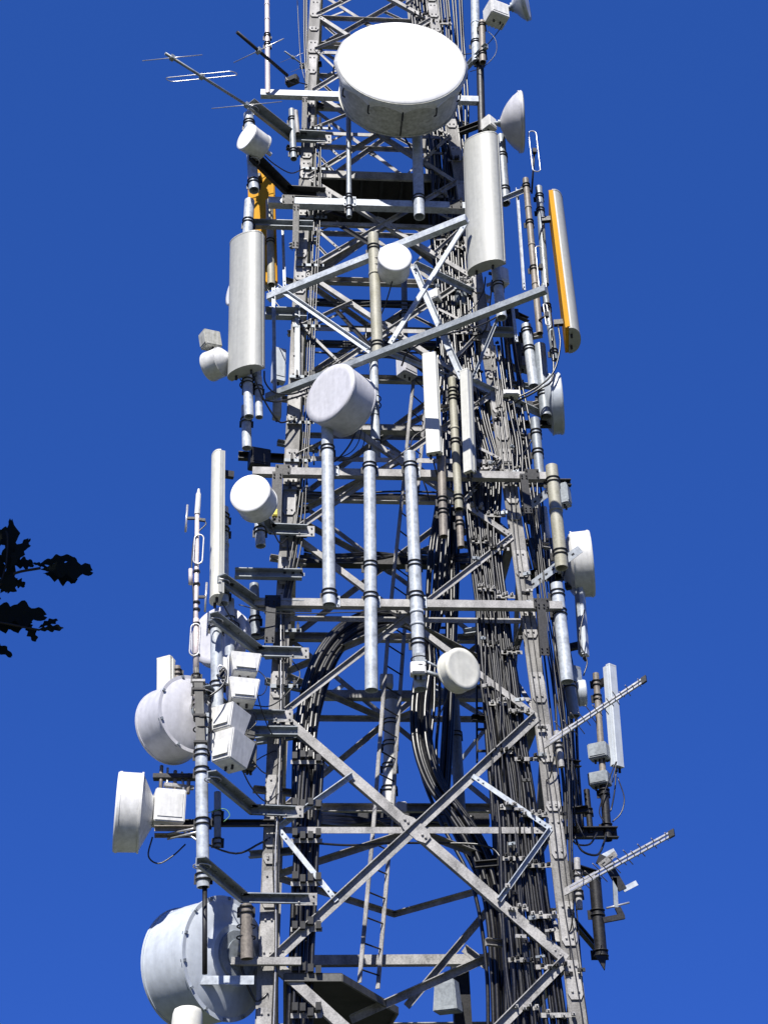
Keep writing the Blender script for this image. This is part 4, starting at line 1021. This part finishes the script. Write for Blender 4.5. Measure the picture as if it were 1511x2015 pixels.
# folded dipoles at the right
def fdip(x1, y1, x2, y2, wpx, off, label, arms=()):
    yy = yf((y1+y2)/2)+off; A, B = at(x1, y1, yy), at(x2, y2, yy); s = ppm(A)
    e = empty('folded_dipole_aerial', B, label, 'rod aerial')
    d = (A-B); L = d.length
    loop((A+B)/2, d.normalized(), (XX-d.normalized()*XX.dot(d.normalized())).normalized(), L, wpx/s, .010).build('loop', 'alu', e)
    c = (A+B)/2
    for (x, y, o2) in arms: MB().tube([c, at(x, y, yf(y)+o2)], .016, 8).build('support_arm', 'dark', e)
    MB().box(c, .06, .06, .09).build('feed_block', 'dark', e)
fdip(1047, 257, 1056, 337, 15, -.7, 'upright wire loop aerial beside the cone backed dish', arms=((1046, 380, -.35),))
fdip(1060, 484, 1068, 567, 14, -.4, 'upright wire loop on the slim brown mast', arms=((1050, 530, -.3),))
fdip(1072, 598, 1078, 640, 7, -.4, 'tiny wire loop low on the slim brown mast', arms=((1060, 630, -.3),))
fdip(433, 1310, 441, 1345, 10, -1.0, 'small wire hoop in front of the white boxes', arms=((425, 1330, -.75),))
# small bent rod bracket aerial, lower right
e = empty('bracket_aerial', px(1200, 1805, .3), 'small bent bracket with a crossbar right of the thick shaded pipe', 'aerial')
yy = yf(1760)+.3; Q = lambda x, y: at(x, y, yy)
MB().bar(Q(1195, 1700), Q(1225, 1752), UP, .10, .03).build('arm_plate', 'dark', e)
MB().bar(Q(1226, 1752), Q(1253, 1738), UP, .06, .015).build('tab', 'galv_bright', e)
MB().bar(Q(1183, 1690), Q(1210, 1676), UP, .08, .015).build('tab', 'galv_bright', e)
MB().bar(Q(1209, 1728), Q(1212, 1787), XX, .05, .03).build('upright', 'galv', e)
MB().tube([Q(1193, 1788), Q(1238, 1777)], .012, 8).build('crossbar', 'alu', e)
MB().bar(Q(1186, 1812), Q(1228, 1804), UP, .06, .05).build('foot', 'dark', e)
MB().bar(Q(1215, 1787), Q(1224, 1806), XX, .07, .03).build('link', 'dark', e)
MB().prism([Q(1172, 1880), Q(1193, 1882), Q(1190, 1910)], YY*.03).build('point_plate', 'dark', e)
MB().bar(Q(1176, 1690), Q(1200, 1702), UP, .12, .04).build('head_plate', 'dark', e)

# ------------------------------------------------------------------ feeder leads from the units, and small clutter
rn = random.Random(77)
for (what, x1, y1, o1, x2, y2, o2, sag, rr) in (
    ('big white drum', 795, 268, -.3, 868, 330, .1, .25, .016), ('small bright round dish', 772, 552, -1.2, 720, 640, -.2, .25, .010),
    ('tilted round dish', 706, 838, -.3, 618, 880, 0, .35, .012), ('left middle drum', 530, 1022, -.8, 566, 1062, -.1, .15, .010),
    ('cream dish', 885, 1352, -.6, 838, 1400, .8, .2, .009), ('large drum seen from behind', 372, 1420, -.4, 402, 1500, -.8, .2, .010),
    ('leftmost radio unit', 350, 1618, -.55, 540, 1650, 0, .22, .012), ('biggest drum', 470, 1880, -.1, 528, 1960, 0, .2, .014),
    ('top left small drum', 515, 300, -.9, 608, 330, 0, .2, .010), ('cone backed dish', 975, 262, -.5, 918, 330, 0, .2, .010),
    ('left narrow panel', 852, 905, -.5, 882, 990, .1, .1, .010), ('right narrow panel', 926, 940, -.45, 940, 1010, 0, .1, .010),
    ('upper wide panel', 968, 550, -.8, 948, 660, 0, .2, .012), ('wide left panel', 500, 742, -.7, 580, 830, 0, .25, .012),
    ('shaded right drum', 1068, 815, .4, 1000, 900, .1, .2, .012), ('far right drum', 1112, 1120, .5, 1052, 1200, .2, .2, .012),
    ('pale lower right panel', 1212, 1520, .9, 1192, 1600, .9, .15, .010), ('upper toothed aerial', 1092, 1462, -.25, 1075, 1540, -.02, .1, .008),
    ('lower toothed aerial', 1130, 1752, -.25, 1118, 1840, -.02, .1, .008), ('topmost tapered box', 500, 1340, -.6, 560, 1440, -.05, .25, .007),
    ('third tapered box', 470, 1440, -.7, 556, 1500, -.05, .25, .007), ('lowest tapered box', 474, 1510, -.7, 556, 1560, -.05, .2, .008),
    ('cut off top right dish', 1000, 30, -.6, 905, 110, 0, .25, .008), ('orange backed panel', 524, 565, .2, 600, 620, .05, .2, .010),
    ('tall cream panel', 436, 1185, -.6, 545, 1240, 0, .25, .009), ('dipole mast', 390, 1395, -.9, 545, 1480, 0, .3, .007)):
    A, B = px(x1, y1, o1), px(x2, y2, o2)
    cable([A, lerp(A, B, .25)-UP*sag*.8, lerp(A, B, .6)-UP*sag*1.1+YY*.03, lerp(A, B, .85)-UP*sag*.4, B, B-UP*.3], rr, 'loose black lead hanging from the '+what, name='jumper_lead')
for k in range(64):
    py = rn.uniform(520, 1960) if k % 3 else rn.uniform(560, 960)
    for (a, b) in zip(RB, RB[1:]):
        if a[0] <= py <= b[0]:
            t = (py-a[0])/(b[0]-a[0]); x0, x1 = lerp(a[1], b[1], t), lerp(a[2], b[2], t)
    x = rn.uniform(x0-5, x1+35); c = af(x, py, rn.uniform(-.16, -.04)); e = empty('cable_clip', c, 'tiny metal clip or tie among the cables and steelwork by the right leg', 'cable clip', 'tiny clips among the right hand cables')
    mb = MB(); mb.box(c, rn.uniform(.05, .13), .03, rn.uniform(.025, .05), rn.uniform(-.5, .5)); bolt(mb, c-YY*.015, -YY, .010, .03)
    mb.build('clip_body', rn.choice(['old', 'dark', 'galv', 'rubber']), e)
for k, (x, y, o, az, L_) in enumerate(((585, 560, .5, 20, .5), (592, 655, .3, -15, .4), (578, 790, .5, 10, .5), (575, 1010, .4, -20, .5), (566, 1105, .4, 15, .5), (558, 1200, .5, -15, .5), (556, 1350, .5, 25, .5), (548, 1455, .5, -20, .6), (545, 1560, .5, 15, .6), (540, 1680, .5, -15, .6), (615, 205, .4, 20, .4), (612, 130, .4, -10, .4), (885, 150, .4, 15, .4), (880, 700, .8, 25, .5), (900, 800, .7, -20, .6), (915, 640, .5, 15, .4), (940, 1080, .6, 20, .6), (955, 1240, .6, -20, .6), (970, 1420, .6, 15, .6), (985, 1700, .5, -15, .6), (1000, 1860, .5, 20, .6), (1012, 620, .4, 30, .5), (1030, 668, .5, -20, .6), (1000, 720, .6, 40, .5), (1022, 760, .4, 10, .7), (1040, 802, .5, -30, .5), (995, 852, .4, 25, .6), (1012, 905, .6, -15, .5), (1050, 940, .6, 20, .5), (1046, 1072, .4, 15, .5), (1062, 1128, .5, -25, .4), (590, 300, .3, 20, .5), (600, 480, .4, -20, .5), (585, 880, .3, 15, .6), (560, 1290, .2, -10, .5), (905, 480, .5, 25, .6), (900, 360, .6, -15, .5), (893, 240, .5, 20, .5), (1098, 1500, .5, 20, .6), (1110, 1600, .5, -20, .6))):
    c = px(x, y, o); e = empty('stub_bracket', c, 'short shaded bracket bolted across the steelwork beside a leg', 'bracket', 'short shaded brackets beside the legs')
    d = V((math.cos(R(az)), math.sin(R(az)), 0)); mb = MB(); member(mb, c-d*L_/2, c+d*L_/2, UP, -YY, .08, .06, .01, 'C'); mb.build('channel', rn.choice(['dark', 'galv', 'old']), e)
    MB().box(c-YY*.06-UP*.02, .10, .08, .14).build('bolted_clamp', 'dark', e)
# ------------------------------------------------------------------ the oak reaching in from the left
oak = empty('oak_tree', CAM+V((-4.2, 1.4, -1.6)), 'dark oak with ragged leaves reaching in from the left edge', 'tree')
YT = CAM.y+2.9
def leaf_mb(mb, a, b, w, seed, curl=.1, nrm=None):
    """lobed leaf from stalk a to tip b, half width w"""
    rn = random.Random(seed); d = b-a; L = d.length; dn = d/L
    nv = nrm or V((rn.uniform(-.3, .3), -.8, rn.uniform(-.3, .3)))
    s = dn.cross(nv).normalized(); n_ = s.cross(dn)
    K = 22; left, right, mid = [], [], []
    for k in range(K+1):
        t = k/K; env = math.sin(math.pi*min(1, t*.92+.04))**.7*(.55+.6*t if t < .75 else 1.0)
        env = math.sin(math.pi*(t**1.25)*.97+.03)**.75
        la_, lb_ = (.76+.24*math.sin(t*math.pi*2*3.4+seed+p)+rn.uniform(-.07, .07) for p in (0, 1.1))
        c = a+d*t+n_*(curl*L*math.sin(math.pi*t))
        mid.append(c); left.append(c+s*w*env*la_+dn*w*.25*la_+n_*curl*w*rn.uniform(-.6, 1)); right.append(c-s*w*env*lb_+dn*w*.25*lb_+n_*curl*w*rn.uniform(-.6, 1))
    base = len(mb.v); mb.v += mid+left+right
    for k in range(K):
        mb.face((base+k, base+k+1, base+K+1+k+1, base+K+1+k)); mb.face((base+k+1, base+k, base+2*(K+1)+k, base+2*(K+1)+k+1))
T = lambda x, y, dy=0: at(x, y, YT+dy)
LF = [(-20, 1150, 30, 1150, 18, .02), (-30, 1130, 10, 1095, 20, .03), (0, 1168, 22, 1148, 10, -.02), (-30, 1235, 60, 1228, 20, .05), (84, 1128, 150, 1138, 20, .04), (60, 1108, 92, 1116, 7, .02), (-10, 1075, 24, 1062, 12, .04), (78, 1120, 178, 1124, 24, 0), (72, 1112, 146, 1098, 11, .02), (18, 1165, 22, 1024, 17, .03), (20, 1120, 56, 1062, 15, .0), (18, 1110, 64, 1110, 15, .05), (25, 1125, 14, 1165, 18, -.03), (-5, 1100, 40, 1092, 20, .08),
      (-45, 1210, 86, 1212, 28, 0), (50, 1225, 70, 1262, 9, .02), (72, 1240, 124, 1236, 8, .0), (75, 1236, 112, 1220, 8, .03), (-25, 1262, 22, 1292, 10, .04), (-40, 1060, 20, 1050, 18, .1), (-60, 1160, -5, 1180, 24, .1), (-50, 1090, 12, 1140, 20, .12), (20, 1140, 48, 1152, 9, .02)]
for i, (x1, y1, x2, y2, w, dy) in enumerate(LF):
    a, b = T(x1, y1, dy), T(x2, y2, dy+.01*(i % 3)); mb = MB(); leaf_mb(mb, a, b, w/ppm(a)*1.2, i*1.7+1, .06); mb.build('leaf', 'leaf', oak, fix=False)
def twig(pts, r): MB().tube(curve(pts, 4), r, 6).build('twig', 'bark', oak)
twig([T(-160, 1190, .1), T(-60, 1170, .05), T(0, 1150), T(30, 1128), T(80, 1118)], .0035)
twig([T(0, 1150), T(12, 1110), T(15, 1060), T(12, 1045)], .002)
twig([T(-160, 1190, .1), T(-60, 1215, .05), T(0, 1225), T(50, 1235), T(78, 1240)], .0028)
twig([T(-100, 1210, .05), T(-50, 1245), T(-15, 1268)], .002)
tb = CAM+V((-4.2, 1.4, -1.6)); tw = T(-160, 1190, .1)
MB().tube(curve([tb, tb+V((.05, .05, 1.6)), tb+V((-.1, .1, 3.4)), tb+V((.1, 0, 5.5)), tb+V((.2, -.1, 7))], 5), [.34, .31, .29, .28, .27, .26, .25, .24, .23, .22, .21, .2, .19, .18, .17, .15, .13, .11, .09, .07, .04], 14).build('trunk', 'bark', oak)
MB().tube(curve([tb+V((-.05, .08, 2.6)), tb+V((.9, .5, 3.3)), tb+V((1.9, 1.0, 3.4)), lerp(tb+V((1.9, 1.0, 3.4)), tw, .6)+V((0, 0, .1)), tw], 4), [.11, .10, .09, .08, .07, .06, .05, .045, .04, .033, .028, .022, .017, .012, .008, .006, .0045], 8).build('limb', 'bark', oak)
rn = random.Random(5)
for j in range(6):
    az = rn.uniform(0, 6.28); z0 = rn.uniform(3.2, 6); a = tb+V((0, 0, z0)); b = a+V((math.cos(az)*2, math.sin(az)*2, 1.2))
    b.y = min(b.y, CAM.y+1.5) ; MB().tube(curve([a, lerp(a, b, .5)+UP*.2, b], 3), [.07, .06, .05, .04, .03, .02, .01], 7).build('limb', 'bark', oak)
def inframe(p):
    q = p-CAM; z = q.dot(Fv)
    if z < .05: return False
    x, y = q.dot(Rv)/z*FPX+W0/2, -q.dot(Uv)/z*FPX+H0/2
    return -60 < x < W0+150 and -150 < y < H0+150
cb = MB(); cnt = 0
while cnt < 2600:
    v_ = V((rn.gauss(0, 1), rn.gauss(0, 1), rn.gauss(0, 1))).normalized()*rn.random()**.45
    p = CAM+V((-2.9, .6, 4.4))+V((v_.x*3.2, v_.y*2.9, v_.z*2.6))
    if inframe(p) or p.x > CAM.x+1.4: continue
    dr = V((rn.gauss(0, 1), rn.gauss(0, 1), rn.gauss(0, .5))).normalized()*rn.uniform(.09, .15); q = p+dr
    if inframe(q): continue
    s_ = dr.cross(V((rn.gauss(0, .4), rn.gauss(0, .4), 1))).normalized()*.035
    b_ = len(cb.v); cb.v += [p, lerp(p, q, .3)+s_*.7, lerp(p, q, .45)+s_*.4, lerp(p, q, .7)+s_, q, lerp(p, q, .7)-s_, lerp(p, q, .45)-s_*.4, lerp(p, q, .3)-s_*.7]
    cb.face(tuple(range(b_, b_+8))); cnt += 1
def add_leaf(p, q):
    dr = q-p; s_ = dr.cross(V((rn.gauss(0, .4), rn.gauss(0, .4), 1))).normalized()*.04
    b_ = len(cb.v); cb.v += [p, lerp(p, q, .3)+s_*.7, lerp(p, q, .45)+s_*.4, lerp(p, q, .7)+s_, q, lerp(p, q, .7)-s_, lerp(p, q, .45)-s_*.4, lerp(p, q, .3)-s_*.7]
    cb.face(tuple(range(b_, b_+8)))
cnt = 0
while cnt < 2600:                      # unseen leaf cluster added on the sun path to shade the hanging leaves
    p = CAM+V((-1.5+rn.gauss(0, .45), .7+rn.gauss(0, .55), 3.8+rn.gauss(0, .35)))
    q = p+V((rn.gauss(0, 1), rn.gauss(0, 1), rn.gauss(0, .5))).normalized()*.13
    if inframe(p) or inframe(q): continue
    add_leaf(p, q); cnt += 1
cb.build('crown_and_shade_cluster', 'leaf', oak, fix=False)
# ------------------------------------------------------------------ sun and sky
SUN_EL, SUN_AZ = R(46), R(-17)      # azimuth measured from -Y (behind the camera) towards -X when negative
sd = V((math.sin(SUN_AZ)*math.cos(SUN_EL), -math.cos(SUN_AZ)*math.cos(SUN_EL), math.sin(SUN_EL)))   # towards the sun
sl = bpy.data.lights.new('sun', 'SUN'); sl.energy = 5.0; sl.angle = R(.5); sl.color = (1, .965, .90)
so = bpy.data.objects.new('sun', sl); COL.objects.link(so); so.location = sd*60
so.rotation_euler = (-sd).to_track_quat('-Z', 'Y').to_euler()
wd = bpy.data.worlds.new('World'); sc.world = wd; wd.use_nodes = True
nt = wd.node_tree; bg = nt.nodes['Background']
sky = nt.nodes.new('ShaderNodeTexSky'); sky.sky_type = 'NISHITA'; sky.sun_disc = False
sky.sun_elevation = SUN_EL; sky.sun_rotation = math.atan2(sd.x, sd.y)
sky.air_density = 1.0; sky.dust_density = 0.0; sky.ozone_density = 6.0; sky.altitude = 3500
sp = nt.nodes.new('ShaderNodeSeparateColor'); cm = nt.nodes.new('ShaderNodeCombineColor'); nt.links.new(sky.outputs[0], sp.inputs[0])
for i, (g_, k_) in enumerate(((.25, 0.2000), (.20, 0.6413), (.25, 2.3770))):      # deep polarised blue, little falloff towards the horizon
    pw = nt.nodes.new('ShaderNodeMath'); pw.operation = 'POWER'; pw.inputs[1].default_value = g_
    ml = nt.nodes.new('ShaderNodeMath'); ml.operation = 'MULTIPLY'; ml.inputs[1].default_value = k_
    nt.links.new(sp.outputs[i], pw.inputs[0]); nt.links.new(pw.outputs[0], ml.inputs[0]); nt.links.new(ml.outputs[0], cm.inputs[i])
nt.links.new(cm.outputs[0], bg.inputs['Color']); bg.inputs['Strength'].default_value = .1
sc.view_settings.view_transform = 'Standard'; sc.view_settings.look = 'None'
sc.view_settings.exposure = .62; sc.view_settings.gamma = 1
